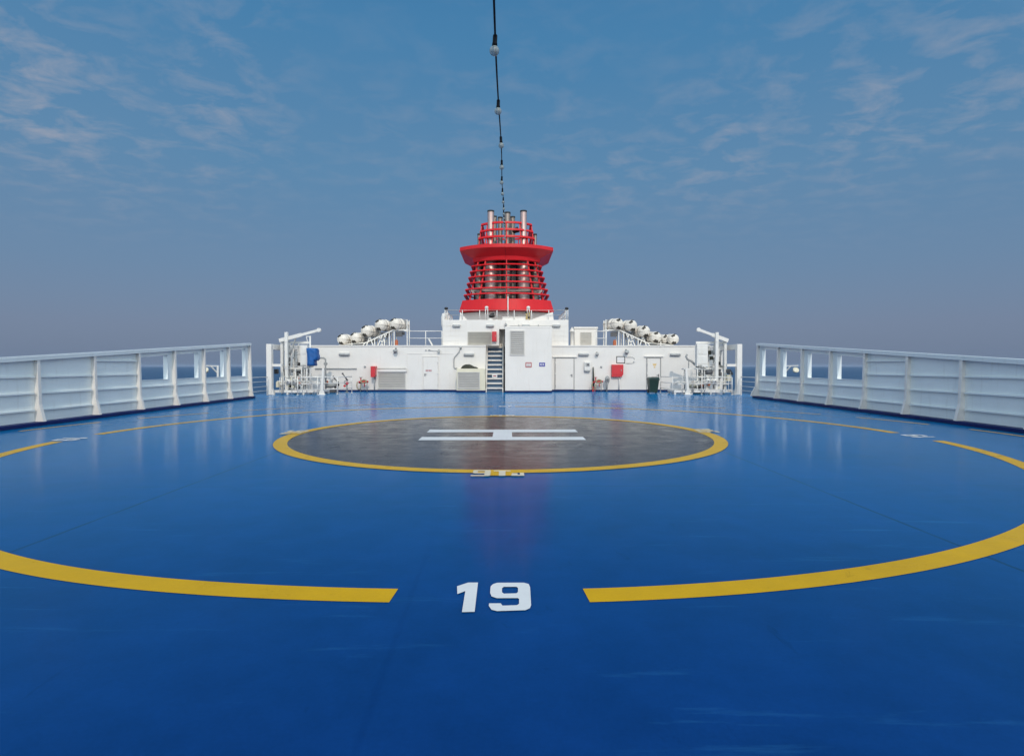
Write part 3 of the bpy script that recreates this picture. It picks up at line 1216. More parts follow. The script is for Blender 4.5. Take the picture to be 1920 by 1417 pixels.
cab = thing('wall_cabinet', 'grey-white control cabinet on the wall between door and red valve', 'cabinet', (PX(1101, DW), DW, PZ(686.5, DW)))
b = MB()
b.box(-.19, .19, -.2, -.001, -.26, .27, .02)
b.build('body', M['white_gear'], cab)
b = MB()
b.box(-.13, .13, -.215, -.2015, -.02, .2, .01)
b.build('gauge_panel', M['lens_grey'], cab)
b = MB()
b.box(-.15, .15, -.19, -.03, -.33, -.27)
b.build('cable_box', M['lens_grey'], cab)
b = MB()
b.tube((.03, -.218, .1), (.03, -.24, .1), .06, 12)
b.build('dial', M['dark_grey'], cab)
pp = thing('wall_pipe_loop', 'thin grey pipe loop with valve beside the black framed notice', 'pipe', (PX(1172, DW), DW, PZ(674, DW)))
b = MB()
b.path([(.05, -.04, .15), (.45, -.04, .15), (.58, -.04, .08), (.58, -.04, -.0), ], .012, 6)
b.path([(.05, -.04, -.23), (.42, -.04, -.23), (.56, -.04, -.18)], .012, 6)
b.build('pipe', M['grey'], pp)
b = MB()
b.tube((.58, -.06, -.09), (.58, -.001, -.09), .06, 10)
b.build('valve', M['white_gear'], pp)
# red fire cabinet with slanted front
cab = thing('fire_cabinet', 'large red fire hose cabinet under the black framed notice', 'fire cabinet', (PX(1157, DW), DW - .001, PZ(695, DW)), 'red fire cabinets')
b = MB()
b.prism([(-.35, .38), (.35, .38), (.35, -.22), (.24, -.37), (-.35, -.37)], 'y', -.24, -.001)
b.build('body', M['red_gear'], cab)
b = MB()
b.box(-.28, .28, -.252, -.2415, -.25, .33, .008)
b.build('door', M['red_gear'], cab)
b = MB()
b.box(.2, .24, -.275, -.2525, -.02, .08)
b.build('handle', M['grey'], cab)
b = MB()
b.path([(.12, -.1, -.37), (.12, -.1, PZ(731, DW) - PZ(695, DW) + .02)], .03)
b.build('leg', M['white_gear'], cab)
cab = thing('fire_cabinet', 'narrow red fire hose cabinet standing out by the wide louvre', 'fire cabinet', (PX(701.5, DW - .3), DW - .001, PZ(697.5, DW - .3)), 'red fire cabinets')
b = MB()
b.prism([(-.13, .36), (.13, .36), (.13, -.2), (.09, -.3), (-.13, -.3)], 'y', -.6, -.001)
b.build('body', M['red_gear'], cab)
b = MB()
b.box(-.145, -.1315, -.52, -.08, -.22, .32)
b.build('door', M['red_gear'], cab)
b = MB()
b.tube((-.16, -.45, .02), (-.16, -.45, .12), .012, 6)
b.build('handle', M['grey'], cab)
b = MB()
b.path([(.02, -.3, -.3), (.02, -.3, -1.1)], .03)
b.build('leg', M['grey'], cab)
cab = thing('fire_cabinet', 'small upright red fire cabinet beside the upper louvre', 'fire cabinet', (PX(927, DU), DU - .051, PZ(631, DU)), 'red fire cabinets')
b = MB()
b.box(-.14, .14, -.2, -.001, -.32, .3, .02)
b.build('body', M['red_gear'], cab)
b = MB()
b.box(-.1, .1, -.212, -.2015, -.24, .24)
b.build('door', M['red_gear'], cab)
b = MB()
b.box(.06, .085, -.235, -.2125, -.02, .07)
b.build('handle', M['grey'], cab)


# hydrant with hose (left and right)
def hydrant(px, d, label, left):
    t_ = thing('fire_hydrant', label, 'fire hydrant', (PX(px, d), d, 0), 'fire hydrants on the deckhouse front')
    b = MB()
    b.path([(0, .35, .55), (0, .05, .55), (0, 0, .6), (.3, 0, .62), (.55, 0, .62)], .055)
    b.tube((.1, 0, .62), (.1, 0, .86), .035)
    b.tube((.32, 0, .62), (.32, 0, .3), .03)
    b.build('pipe', M['red_gear'], t_)
    b = MB()
    b.lathe([(.1, -.01), (.12, 0), (.1, .015), (0, .02)], 12, Matrix.Translation((.1, 0, .87)))
    b.build('valve_wheel', M['sign_black'] if left else M['red_gear'], t_)
    b = MB()
    pts = []
    for k in range(60):
        a = k * .62
        rr = .17 + .03 * math.sin(k * .9)
        pts.append((.28 + rr * math.cos(a), -.08 + .012 * (k % 9), .63 + (.09 + .02 * math.sin(k)) * math.sin(a)))
    b.path(pts, .028, 6)
    b.path([(-.1, -.02, .62), (-.14, -.05, .4), (-.1, -.05, .2), (.0, -.05, .14), (.08, -.05, .2), (.1, -.05, .45)], .034, 6)
    b.build('hose', M['hose'], t_)
    b = MB()
    b.path([(.45, .1, 0), (.45, .1, .6)], .025)
    b.path([(.05, .1, 0), (.05, .1, .5)], .025)
    b.build('stand', M['grey'], t_)
    return t_


hydrant(674, DW - .5, 'red hydrant pipe with coiled canvas hose next to the narrow red cabinet', True)
hydrant(1114, DW - .5, 'red hydrant with heaped hose below the grey wall cabinet', False)
h = thing('boat_hook_pole', 'dark upright pole against the wall behind the heaped hose', 'pole', (PX(1113.5, DW - .25), DW - .25, 0))
b = MB()
b.path([(0, 0, .3), (-.01, .05, .8), (-.02, .12, PZ(688, DW))], [.07, .055, .03])
b.build('pole', M['tarp'], h)
b = MB()
b.box(-.1, .1, -.05, .05, 0, .3, .02)
b.build('base', M['red_gear'], h)
h = thing('mushroom_vent', 'slim grey standpipe with dark cap left of the red fire cabinet', 'standpipe', (PX(1139, DW - .45), DW - .45, 0))
b = MB()
b.path([(-.04, 0, 0), (-.02, 0, .4), (0, 0, .55)], [.05, .06, .1])
b.lathe([(.1, .55), (.14, .62), (.15, .78), (.1, .92), (0, .97)], 12)
b.build('body', M['grey'], h)
b = MB()
b.tube((0, -.13, .72), (0, -.17, .74), .07, 10)
b.build('cap', M['dark_grey'], h)

# small round fittings
for px_, py_, lb in ((685, 687.5, 'small round grey button on the wall left of the narrow red cabinet'), (1127.5, 688, 'small round grey button on the wall above the heaped hose')):
    o = MB()
    o.lathe([(0, -.03), (.05, -.03), (.065, 0), (.07, .03)], 12, Matrix.Rotation(R(90), 4, 'X') @ Matrix.Rotation(R(180), 4, 'X') )
    ob = o.build('call_button', M['grey'], None, loc=(PX(px_, DW), DW - .032, PZ(py_, DW)))
    tag(ob, lb, 'button')

# ------------------------------------------------------------------ wheelie bin
bn = thing('wheelie_bin', 'dark green wheeled bin with a tilted lid by the wall', 'bin', (PX(1225, 33.9), 33.9, 0))
b = MB()
lo = [(-.21, -.22, .06), (.21, -.22, .06), (.21, .24, .06), (-.21, .24, .06)]
hi_ = [(-.29, -.3, .80), (.29, -.3, .80), (.29, .33, .80), (-.29, .33, .80)]
b.loops([lo, hi_], closed_ends=True)
b.loops([[(-.31, -.32, .76), (.31, -.32, .76), (.31, .35, .76), (-.31, .35, .76)], [(-.31, -.32, .82), (.31, -.32, .82), (.31, .35, .82), (-.31, .35, .82)]], closed_ends=True)
b.build('body', M['green_bin'], bn)
b = MB()
b.loops([[(-.3, -.33, .825), (.3, -.33, .825), (.32, .4, .825), (-.3, .4, .825)], [(-.28, -.2, .87), (.31, -.2, .90), (.31, .35, .94), (-.2, .35, .92)]], closed_ends=True)
b.path([(-.25, .4, .87), (.25, .4, .87)], .02)
b.build('lid', M['green_bin'], bn)
for sx in (-1, 1):
    b = MB()
    b.tube((sx * .2, .25, .1), (sx * .27, .25, .1), .1, 14)
    b.build('wheel', M['black'], bn)

# ------------------------------------------------------------------ railings
def railing(name_label, pts, heights, post_step, r=.022, base=0.0, mat='white_gear', group='white pipe railings'):
    """pts: polyline (x,y) at z base"""
    t_ = thing('guard_rail', name_label, 'railing', (pts[0][0], pts[0][1], base), group)
    o = (pts[0][0], pts[0][1])
    for h_ in heights:
        b = MB()
        b.path([(p[0] - o[0], p[1] - o[1], h_) for p in pts], r if h_ == max(heights) else r * .75)
        b.build('rail', M[mat], t_)
    for (p, q) in zip(pts, pts[1:]):
        ln = math.hypot(q[0] - p[0], q[1] - p[1])
        k = max(1, round(ln / post_step))
        for i in range(k + 1):
            if i == 0 and p is not pts[0]:
                continue
            x, y = p[0] + (q[0] - p[0]) * i / k - o[0], p[1] + (q[1] - p[1]) * i / k - o[1]
            b = MB()
            b.tube((x, y, 0), (x, y, max(heights)), r * 1.1, 8)
            b.tube((x, y, 0), (x, y, .02), r * 2.4, 8)
            b.build('post', M[mat], t_)
    return t_


# roof rails of the lower house
hr = PZ(621, DW + .3) - H1
railing('pipe railing on the roof edge left of the upper block', [(PX(768, DW + .3), DW + .3), (ux0 - .03, DW + .3)], (hr * .52, hr), 1.25, .026, H1 + .0)
railing('short pipe railing on the roof edge between hut and life rafts', [(PX(1118, DW + .3), DW + .3), (PX(1137, DW + .3), DW + .3)], (hr * .52, hr), 1.0, .026, H1 + .0)
dz_ = thing('slanted_stay', 'white slanted stay behind the roof railing left of the upper block', 'stay', (PX(812, 37.2), 37.2, H1))
b = MB()
b.bar((0, 0, 0), (-.28, 0, .50), .09, .09)
b.build('bar', M['white_gear'], dz_)
# rail round the top of the upper block
hr2 = PZ(582, DU + .1) - HU
railing('pipe railing along the upper block top in front of the funnel', [(ux0 + .15, DU + 5), (ux0 + .15, DU + .1), (ux1 - .15, DU + .1), (ux1 - .15, DU + 5)], (hr2 * .5, hr2), 1.05, .024, HU)
# side rails between windbreak ends and columns
for S, lb in ((-1, 'four-bar railing between the sunlit-post windbreak and its column'), (1, 'four-bar railing between the shaded windbreak and its column')):
    railing(lb, [(12.75 * S, 28.9), (12.8 * S, 31.7)], (.25, .48, .74, .98), 2.8, .022)

# ------------------------------------------------------------------ portal columns at the ship's sides
for S, lb in ((-1, 'white portal column with fore-and-aft beam beside the blue covered davit'), (1, 'white portal column with fore-and-aft beam beside the dark boxed davit')):
    d0 = 31.9
    ht = PZ(645, d0)
    xc = 12.8 * S
    t_ = thing('portal_frame', lb, 'portal frame', (xc, d0, 0), 'portal frames by the davits')
    b = MB()
    I = -S
    b.box(-.14, .14, 0, .30, .0, ht, .02)
    b.prism([(.1401 * I, 0), (.25 * I, 0), (.1401 * I, .38)], 'y', .05, .25)
    b.build('column', M['white'], t_)
    b = MB()
    b.box(-.15, .15, .301, 4.2, ht - .30, ht - .003, .01)
    b.build('top_beam', M['white'], t_)
    b = MB()
    zb = PZ(685, d0)
    b.box(.141 * I, .66 * I, .08, .22, zb - .06, zb + .08)
    b.build('side_beam', M['white'], t_)
    b = MB()
    b.box(-.17, .17, 3.0, 3.2, 0, ht - .301)
    b.build('rear_column', M['white'], t_)


# ------------------------------------------------------------------ davits
def davit(S, label, motor):
    d0 = 32.6
    X = lambda px: PX(px, d0)
    Zp = lambda py: PZ(py, d0)
    if S < 0:
        xm, xf, xarm0, xarm1, zarm1 = 539, 527, 524.5, 600, 619
        cx0, cx1 = 564, 577
        dr_x = (544, 555)
    else:
        xm, xf, xarm0, xarm1, zarm1 = 1344.5, 1364, 1367, 1311, 618
        cx0, cx1 = 1308, 1329
        dr_x = (1326, 1339.5)
    o0 = X(xm)
    t_ = thing('rescue_davit', label, 'davit', (o0, d0, 0), 'davits by the portal frames')
    x = lambda px: X(px) - o0
    I = -S
    b = MB()
    b.box(-.085, .085, -.09, .09, .12, Zp(623), .015)
    b.tube((0, -.12, Zp(640)), (0, .35, Zp(640)), .05, 10)
    b.build('mast', M['white_gear'], t_)
    # slewing frame beside the mast
    b = MB()
    xo = x(xf)
    b.box(xo - .07, xo + .07, .2, .38, .1, Zp(637), .01)
    b.box(xo - .06, xo + .06, 1.3, 1.45, .1, Zp(640), .01)
    b.box(xo - .05, xo + .05, .381, 1.299, Zp(645), Zp(639))
    b.box(xo - .05, xo + .05, .381, 1.299, Zp(690), Zp(685))
    b.build('side_frame', M['white_gear'], t_)
    # arm rising to its tip
    p0 = Vector((x(xarm0), .12, Zp(638.5)))
    p1 = Vector((x(xarm1), .05, Zp(zarm1)))
    b = MB()
    b.bar(p0, p0.lerp(p1, .55), .15, .20)
    b.bar(p0.lerp(p1, .5501), p1, .11, .14)
    arm = b.build('arm', M['white_gear'], t_)
    b = MB()
    b.tube(p1 + Vector((-.02, -.1, 0)), p1 + Vector((-.02, .1, 0)), .11, 14)
    b.build('arm_tip', M['white_gear'], arm)
    # hydraulic ram below the arm
    b = MB()
    b.tube(Vector((x(xm) + .12 * I, .14, Zp(665))), p0.lerp(p1, .42), .04, 8)
    b.tube(Vector((x(xm) + .12 * I, .14, Zp(665))), Vector((x(xm) + .12 * I, .14, Zp(665))).lerp(p0.lerp(p1, .42), .55), .06, 8)
    b.build('ram', M['grey'], t_)
    # cross beams
    b = MB()
    ca, cb_ = sorted((x(cx0), x(cx1)))
    lo_, hi2 = min(xo, ca), max(xo, cb_)
    b.box(lo_ + .08, hi2, .45, .56, Zp(644), Zp(639.5))
    b.box(lo_ + .08, hi2, .45, .53, Zp(648.5), Zp(646.8))
    b.box(lo_ + .08, hi2, .42, .55, Zp(692), Zp(689))
    b.box(lo_ + .08, hi2 + (.9 if S < 0 else 0), .3, .42, Zp(707), Zp(704.8))
    b.build('cross_beam', M['white_gear'], t_)
    # base frame on the deck
    b = MB()
    e0, e1 = (min(xo, 0) - .35, max(hi2, 0) + (.9 if S < 0 else .25)) if S < 0 else (min(ca, 0) - 1.35, max(xo, 0) + .3)
    b.box(e0, e1, -.25, -.1, .10, .24, .01)
    b.box(e0, e1, .95, 1.1, .10, .24, .01)
    for u in (0.02, .3, .62, .98):
        xx = e0 + (e1 - e0) * u
        b.box(xx - .06, xx + .06, -.099, .949, .11, .22)
        b.box(xx - .05, xx + .05, -.23, -.12, 0, .0995)
        b.box(xx - .05, xx + .05, .97, 1.08, 0, .0995)
    b.box(e0 + .3, e1 - .2, .0, .9, Zp(721), Zp(718.8))
    b.build('base_frame', M['white_gear'], t_)
    # posts carrying the upper shelf
    b = MB()
    for xx, yy in ((ca + .05, .1), (cb_ - .05, .1), ((ca + cb_) / 2 + .15 * S, .8), (0.25 * I, .5), (.45 * I, .1)):
        b.box(xx - .035, xx + .035, yy - .035, yy + .035, .22, Zp(690) - .001)
    b.build('frame_post', M['white_gear'], t_)
    # control cabinet
    b = MB()
    b.box(ca, cb_, .05, .40, Zp(687), Zp(647 if S < 0 else 645), .02)
    cabn = b.build('cabinet', M['white_gear'], t_)
    b = MB()
    b.box(ca + .06, cb_ - .06, .03, .049, Zp(664), Zp(652), .006)
    b.box(ca + .06, cb_ - .06, .03, .049, Zp(682), Zp(668), .006)
    b.build('cabinet_door', M['white_gear'], cabn)
    b = MB()
    for k in range(3):
        b.tube((ca + .1 + .08 * k, .03, Zp(685)), (ca + .1 + .08 * k, .0, Zp(685)), .025, 8)
    b.build('gauge', M['dark_grey'], cabn)
    # winch drums
    for px_ in dr_x:
        b = MB()
        T = Matrix.Translation((x(px_), -.12, Zp(714.5))) @ Matrix.Rotation(R(-90), 4, 'X')
        b.lathe([(0, -.14), (.04, -.14), (.04, -.12), (.155, -.12), (.155, -.09), (.10, -.09), (.10, .28), (.155, .28), (.155, .31), (0, .31)], 18, T)
        dm = b.build('winch_drum', M['white_gear'], t_)
        b = MB()
        b.tube((x(px_), -.285, Zp(714.5)), (x(px_), -.262, Zp(714.5)), .03, 8)
        b.build('hub', M['dark_grey'], dm)
    # dark motor and gear boxes
    b = MB()
    if S < 0:
        b.box(x(511), x(516.5), .3, .6, Zp(701), Zp(692), .02)
        b.tube((x(552), .3, Zp(697)), (x(565), .3, Zp(697)), .12, 12)
        b.box(x(530.5), x(533.5), .28, .5, Zp(704), Zp(692))
    else:
        b.tube((x(1325), .1, Zp(697.5)), (x(1337), .1, Zp(697.5)), .14, 14)
        b.prism([(x(1365), Zp(692)), (x(1371), Zp(692)), (x(1376), Zp(700)), (x(1376), Zp(703)), (x(1366), Zp(700))], 'y', .0, .3)
        b.box(x(1349), x(1352.5), .28, .5, Zp(702), Zp(694))
    b.build('motor', M['dark_grey'] if S > 0 else M['black'], t_)
    b = MB()
    if S > 0:
        b.box(x(1364.5), x(1372.5), -.05, .3, Zp(715), Zp(702.5), .02)
    else:
        b.box(x(519), x(524), -.05, .3, Zp(726), Zp(715), .02)
    b.build('gear_box', M['cream'], t_)
    # closely packed pipes, ribs and fittings inside the frame
    rnd = random.Random(11 + S)
    span = hi2 - lo_
    for k in range(5):
        xx = lo_ + span * (.18 + .17 * k)
        b = MB()
        b.box(xx - .03, xx + .03, .62, .70, .24, Zp(646 + 3 * (k % 2)))
        b.build('frame_post', M['white_gear'], t_)
    for k in range(9):
        xx = lo_ + span * rnd.uniform(.12, .95)
        zz_ = rnd.choice([Zp(702), Zp(697), Zp(722), Zp(682), Zp(672), Zp(660), Zp(728)]) + rnd.uniform(-.05, .05)
        b = MB()
        b.box(xx - rnd.uniform(.05, .11), xx + rnd.uniform(.05, .11), .4, .58, zz_ - rnd.uniform(.06, .14), zz_ + rnd.uniform(.06, .14), .012)
        b.build('hydraulic_block', M[rnd.choice(['dark_grey', 'black', 'grey', 'tarp'])], t_)
    for k in range(6):
        xx = lo_ + span * rnd.uniform(.1, .9)
        zz_ = rnd.uniform(Zp(728), Zp(708))
        b = MB()
        b.tube((xx, .0, zz_), (xx, -.06, zz_), rnd.uniform(.05, .09), 12)
        b.build('valve_wheel', M[rnd.choice(['white_gear', 'cream', 'dark_grey', 'orange'])], t_)
    b = MB()
    for k in range(3):
        b.box(e0 + .2, e1 - .3, -.05 + .3 * k, .0 + .3 * k, Zp(715 + 2.5 * k), Zp(713.6 + 2.5 * k))
    b.build('cross_beam', M['white_gear'], t_)
    # thin handrails and lattice rods in front of the machinery
    for k in range(9):
        xx = e0 + (e1 - e0) * rnd.uniform(.1, .95)
        b = MB()
        b.tube((xx, -.3, .1), (xx, -.3, rnd.choice([.6, .95, 1.25])), .014, 6)
        b.build('rod', M[rnd.choice(['white_gear', 'white_gear', 'grey'])], t_)
    for k in range(6):
        xx = e0 + (e1 - e0) * rnd.uniform(.05, .6)
        zz_ = rnd.choice([.45, .7, .95, 1.2, 1.55])
        b = MB()
        b.tube((xx, -.3, zz_), (xx + (e1 - e0) * rnd.uniform(.15, .38), -.3, zz_ + rnd.choice([0, 0, .25, -.2])), .013, 6)
        b.build('rod', M[rnd.choice(['white_gear', 'grey'])], t_)
    # ladder-like rungs behind, cable runs
    b = MB()
    for k in range(9):
        zz_ = .5 + k * .27
        b.tube((xo + .1 * I, 1.35, zz_), (xo + .55 * I, 1.35, zz_), .014, 6)
    b.tube((xo + .55 * I, 1.35, .3), (xo + .55 * I, 1.35, 2.9), .02, 6)
    b.build('ladder', M['white_gear'], t_)
    b = MB()
    rnd = random.Random(3 + S)
    for k in range(9):
        xa = rnd.uniform(lo_ + .1, hi2)
        za = rnd.uniform(Zp(725), Zp(700))
        zb_ = rnd.uniform(Zp(690), Zp(655))
        b.path([(xa, .62, za), (xa + rnd.uniform(-.05, .05), .66, (za + zb_) / 2), (xa, .62, zb_), (xa + rnd.uniform(-.3, .3), .62, zb_ + .03)], .018 + .012 * rnd.random(), 6)
    for k in range(6):
        xa = rnd.uniform(lo_ + .1, hi2 - .1)
        za = rnd.uniform(Zp(728), Zp(690))
        b.tube((xa, .2, za), (xa + rnd.uniform(.15, .5), .2, za + rnd.uniform(-.03, .03)), .03, 8)
    b.build('pipework', M['grey'], t_)
    b = MB()
    for k in range(7):
        xa = rnd.uniform(lo_ + .1, hi2 - .1)
        za = rnd.uniform(Zp(728), Zp(684))
        b.box(xa, xa + rnd.uniform(.08, .2), .75, .9, za, za + rnd.uniform(.1, .3), .01)
    b.build('hydraulic_block', M['grey'], t_)
    return t_


davit(-1, 'white davit with a rising arm beside the blue covered post', None)
davit(1, 'white davit with a rising arm next to the dark motor and cream box', None)

# post with the blue cover
d0 = 32.5
t_ = thing('covered_winch_post', 'white post carrying a winch under a bright blue tarpaulin cover', 'covered winch', (PX(583, d0), d0, 0))
b = MB()
o0 = PX(583, d0)
b.tube((0, 0, 0), (0, 0, PZ(630, d0)), .045, 10)
b.bar((0, 0, PZ(631, d0)), (PX(576, d0) - o0, .0, PZ(631, d0)), .05, .05)
b.bar((PX(576, d0) - o0, 0, PZ(631, d0)), (PX(578, d0) - o0, 0, PZ(640, d0)), .04, .04)
b.build('post', M['white_gear'], t_)
b = MB()
outl = [(578, 653), (585, 652.5), (596, 653), (598, 657), (598, 663), (599.5, 667), (599.5, 673), (597, 676), (594, 676), (593, 679), (594, 685.5), (586, 686.5), (578.5, 685.5), (579.5, 677), (579, 664), (577.8, 658)]
poly = [((PX(a, d0) - o0), PZ(c, d0)) for a, c in outl]
cxp = sum(p[0] for p in poly) / len(poly)
czp = sum(p[1] for p in poly) / len(poly)
lps = []
for (yy, sc) in ((-.34, .55), (-.30, .85), (-.18, 1.0), (.14, 1.0), (.27, .85), (.31, .55)):
    lps.append([(cxp + (p[0] - cxp) * sc + random.uniform(-.008, .008), yy + random.uniform(-.02, .02), czp + (p[1] - czp) * (sc * .5 + .5) + random.uniform(-.008, .008)) for p in poly])
b.loops(lps, closed_ends=True, smooth=True)
tag(b.build('cover', M['blue_cover'], t_), 'bright blue tarpaulin cover')


# low rails and stanchions with flared feet in front of the davits
def flared(px, d, label, top_py, lean=0.0):
    t_ = thing('stanchion', label, 'stanchion', (PX(px, d), d, 0), 'stanchions with flared feet')
    b = MB()
    zt = PZ(top_py, d)
    b.prism([(-.17, 0), (.17, 0), (.07, .25), (.055 + lean, zt), (-.055 + lean, zt), (-.07, .25)], 'y', -.05, .05)
    b.build('post', M['white_gear'], t_)
    b = MB()
    b.box(-.2, .2, -.12, .12, 0, .02)
    b.build('foot', M['white_gear'], t_)


flared(604.5, 32.2, 'white stanchion with flared foot below the blue cover', 690, .08)
flared(1290.5, 32.2, 'white stanchion with flared foot in front of the right-hand davit', 690, -.1)
t_ = thing('vent_pipe', 'slim grey vertical pipe on the wall side of the blue cover', 'pipe', (PX(611.5, 34.5), 34.5, 0))
b = MB()
b.path([(0, 0, 0), (0, 0, PZ(674, 34.5)), (-.1, 0, PZ(671, 34.5)), (-.5, 0, PZ(671, 34.5))], .05)
b.build('pipe', M['grey'], t_)
b = MB()
b.tube((0, -.06, PZ(682, 34.5)), (0, .06, PZ(682, 34.5)), .1, 10)
b.build('valve', M['grey'], t_)
railing('low railing before the pumps left of the deckhouse door', [(PX(559, 31.8), 31.8), (PX(633, 32.6), 32.6), (PX(660, 34.2), 34.2)], (.28, .62, .95), 1.15, .026)
railing('low railing between the green bin and the right-hand davit', [(PX(1239, 34.2), 34.2), (PX(1262, 32.8), 32.8), (PX(1374, 31.7), 31.7)], (.28, .62, .95), 1.3, .022)

# pumps and monitors between left davit and hydrant
def monitor(px, d, label, hgt, hue):
    t_ = thing('fire_monitor', label, 'fire monitor', (PX(px, d), d, 0), 'fire monitors near the left davit')
    b = MB()
    b.tube((0, 0, 0), (0, 0, hgt * .55), .05, 10)
    b.tube((0, 0, 0), (0, 0, .03), .13, 12)
    b.path([(0, 0, hgt * .5), (-.12, -.05, hgt * .58), (-.12, -.05, hgt * .7), (0, 0, hgt * .78)], .04)
    b.build('pedestal', M['grey'], t_)
    b = MB()
    b.tube((.05, 0, hgt * .74), (-.2, -.1, hgt * 1.15), .045, 10, .03)
    b.tube((-.2, -.1, hgt * 1.15), (-.235, -.115, hgt * 1.22), .05, 10)
    b.build('nozzle', M['dark_grey'], t_)
    b = MB()
    b.tube((.05, -.1, hgt * .6), (.05, -.16, hgt * .6), .09, 12)
    b.tube((-.1, -.1, hgt * .42), (-.1, -.15, hgt * .42), .07, 12)
    b.build('valve_wheel', hue, t_)


monitor(651, 34.6, 'fire monitor with raised dark nozzle near the narrow red cabinet', .95, M['red_gear'])
monitor(633.5, 34.3, 'black-wheeled fire monitor between pumps left of the raised nozzle', .8, M['black'])
for (px_, d_, lb, mt) in ((620, 34.8, 'low grey pump with a dark base between pipe and fire monitors', M['grey']), (1303, 34.0, 'cream pump behind the stanchion in front of the right-hand davit', M['cream'])):
    t_ = thing('deck_pump', lb, 'pump', (PX(px_, d_), d_, 0), 'pumps by the davits')
    b = MB()
    b.lathe([(0, -.3), (.12, -.29), (.15, -.2), (.15, .15), (.1, .2), (.1, .3), (0, .31)], 14, Matrix.Translation((0, 0, .42)) @ Matrix.Rotation(R(90), 4, 'Y'))
    b.path([(.1, 0, .5), (.1, 0, .75), (.3, 0, .8)], .04)
    b.build('body', mt, t_)
    b = MB()
    b.box(-.32, .32, -.18, .18, 0, .2, .02)
    b.build('base', M['dark_grey'], t_)
    b = MB()
    b.tube((-.15, -.2, .62), (-.15, -.23, .62), .1, 12)
    b.build('valve_wheel', M['orange'], t_)
# platform table with handle by right davit
t_ = thing('work_platform', 'grey-white platform table with curved handle by the right-hand davit', 'platform', (PX(1303, 33.2), 33.2, 0))
b = MB()
b.box(-.65, .55, -.2, .3, PZ(693, 33.2), PZ(690.5, 33.2))
b.build('table', M['white_gear'], t_)
for xx in (-.6, .5):
    b = MB()
    b.tube((xx, -.1, 0), (xx, -.1, PZ(693, 33.2)), .03, 8)
    b.build('leg', M['grey'], t_)
b = MB()
xx = lambda px: PX(px, 33.2) - PX(1303, 33.2)
b.path([(xx(1289), 0, PZ(664, 33.2)), (xx(1287), 0, PZ(669, 33.2)), (xx(1290), 0, PZ(674, 33.2)), (xx(1297), 0, PZ(677, 33.2)), (xx(1305), 0, PZ(684.5, 33.2)), (xx(1309), 0, PZ(690, 33.2))], .06)
b.path([(xx(1292), 0, PZ(675, 33.2)), (xx(1292), 0, PZ(690, 33.2))], .03)
b.build('handle', M['grey'], t_)

# ------------------------------------------------------------------ life rafts
def raft_proto():
    t_ = thing('life_raft_canister', '', 'life raft', (0, 0, 0), 'life raft canisters on the roof racks')
    r, L_ = .36, .58
    b = MB()
    prof = [(0, -L_ - .22)]
    for k in range(1, 7):
        a = math.pi / 2 * k / 6
        prof.append((r * math.sin(a), -L_ - .22 * math.cos(a)))
    prof += [(r, -.05), (r + .02, -.045), (r + .02, .045), (r, .05)]
    for k in range(6, 0, -1):
        a = math.pi / 2 * k / 6
        prof.append((r * math.sin(a), L_ + .22 * math.cos(a)))
    prof.append((0, L_ + .22))
    b.lathe(prof, 24, Matrix.Rotation(R(90), 4, 'X'))
    b.build('shell', M['raft'], t_)
    # dark stickers following the shell: on the end dome and flank
    def patch(a0, a1, s0, s1):
        bb = MB()
        vs2 = []
        N = 6
        for i in range(N + 1):
            row = []
            for j in range(N + 1):
                a = a0 + (a1 - a0) * i / N
                s_ = s0 + (s1 - s0) * j / N          # 0..1 dome from pole, >1 along the barrel
                if s_ <= 1:
                    rr, yy = r * math.sin(math.pi / 2 * s_), -L_ - .22 * math.cos(math.pi / 2 * s_)
                else:
                    rr, yy = r, -L_ + (s_ - 1)
                rr += .006
                yy -= .006 * (1 if s_ < 1 else 0)
                row.append(bb.bm.verts.new((rr * math.cos(a), yy, rr * math.sin(a))))
            vs2.append(row)
        for i in range(N):
            for j in range(N):
                bb._mark([bb.bm.faces.new((vs2[i][j], vs2[i + 1][j], vs2[i + 1][j + 1], vs2[i][j + 1]))], True)
        return bb.build('label_patch', M['raft_patch'], t_)
    patch(R(92), R(150), .34, .70)
    patch(R(70), R(100), .70, .96)
    patch(R(-122), R(-60), .34, .84)
    b = MB()
    prof_f = [(abs(p[0]) + .022, p[1]) for p in prof if p[0] > .05]
    b.prism([(p[0], p[1]) for p in prof_f] + [(-p[0], p[1]) for p in reversed(prof_f)], 'z', -.014, .014)
    b.build('flange', M['raft_seam'], t_)
    b = MB()
    for yy in (-.3, .3):
        b.lathe([(r + .012, yy - .03), (r + .012, yy + .03)], 24, Matrix.Rotation(R(90), 4, 'X'))
    b.build('strap', M['grey'], t_)
    return t_


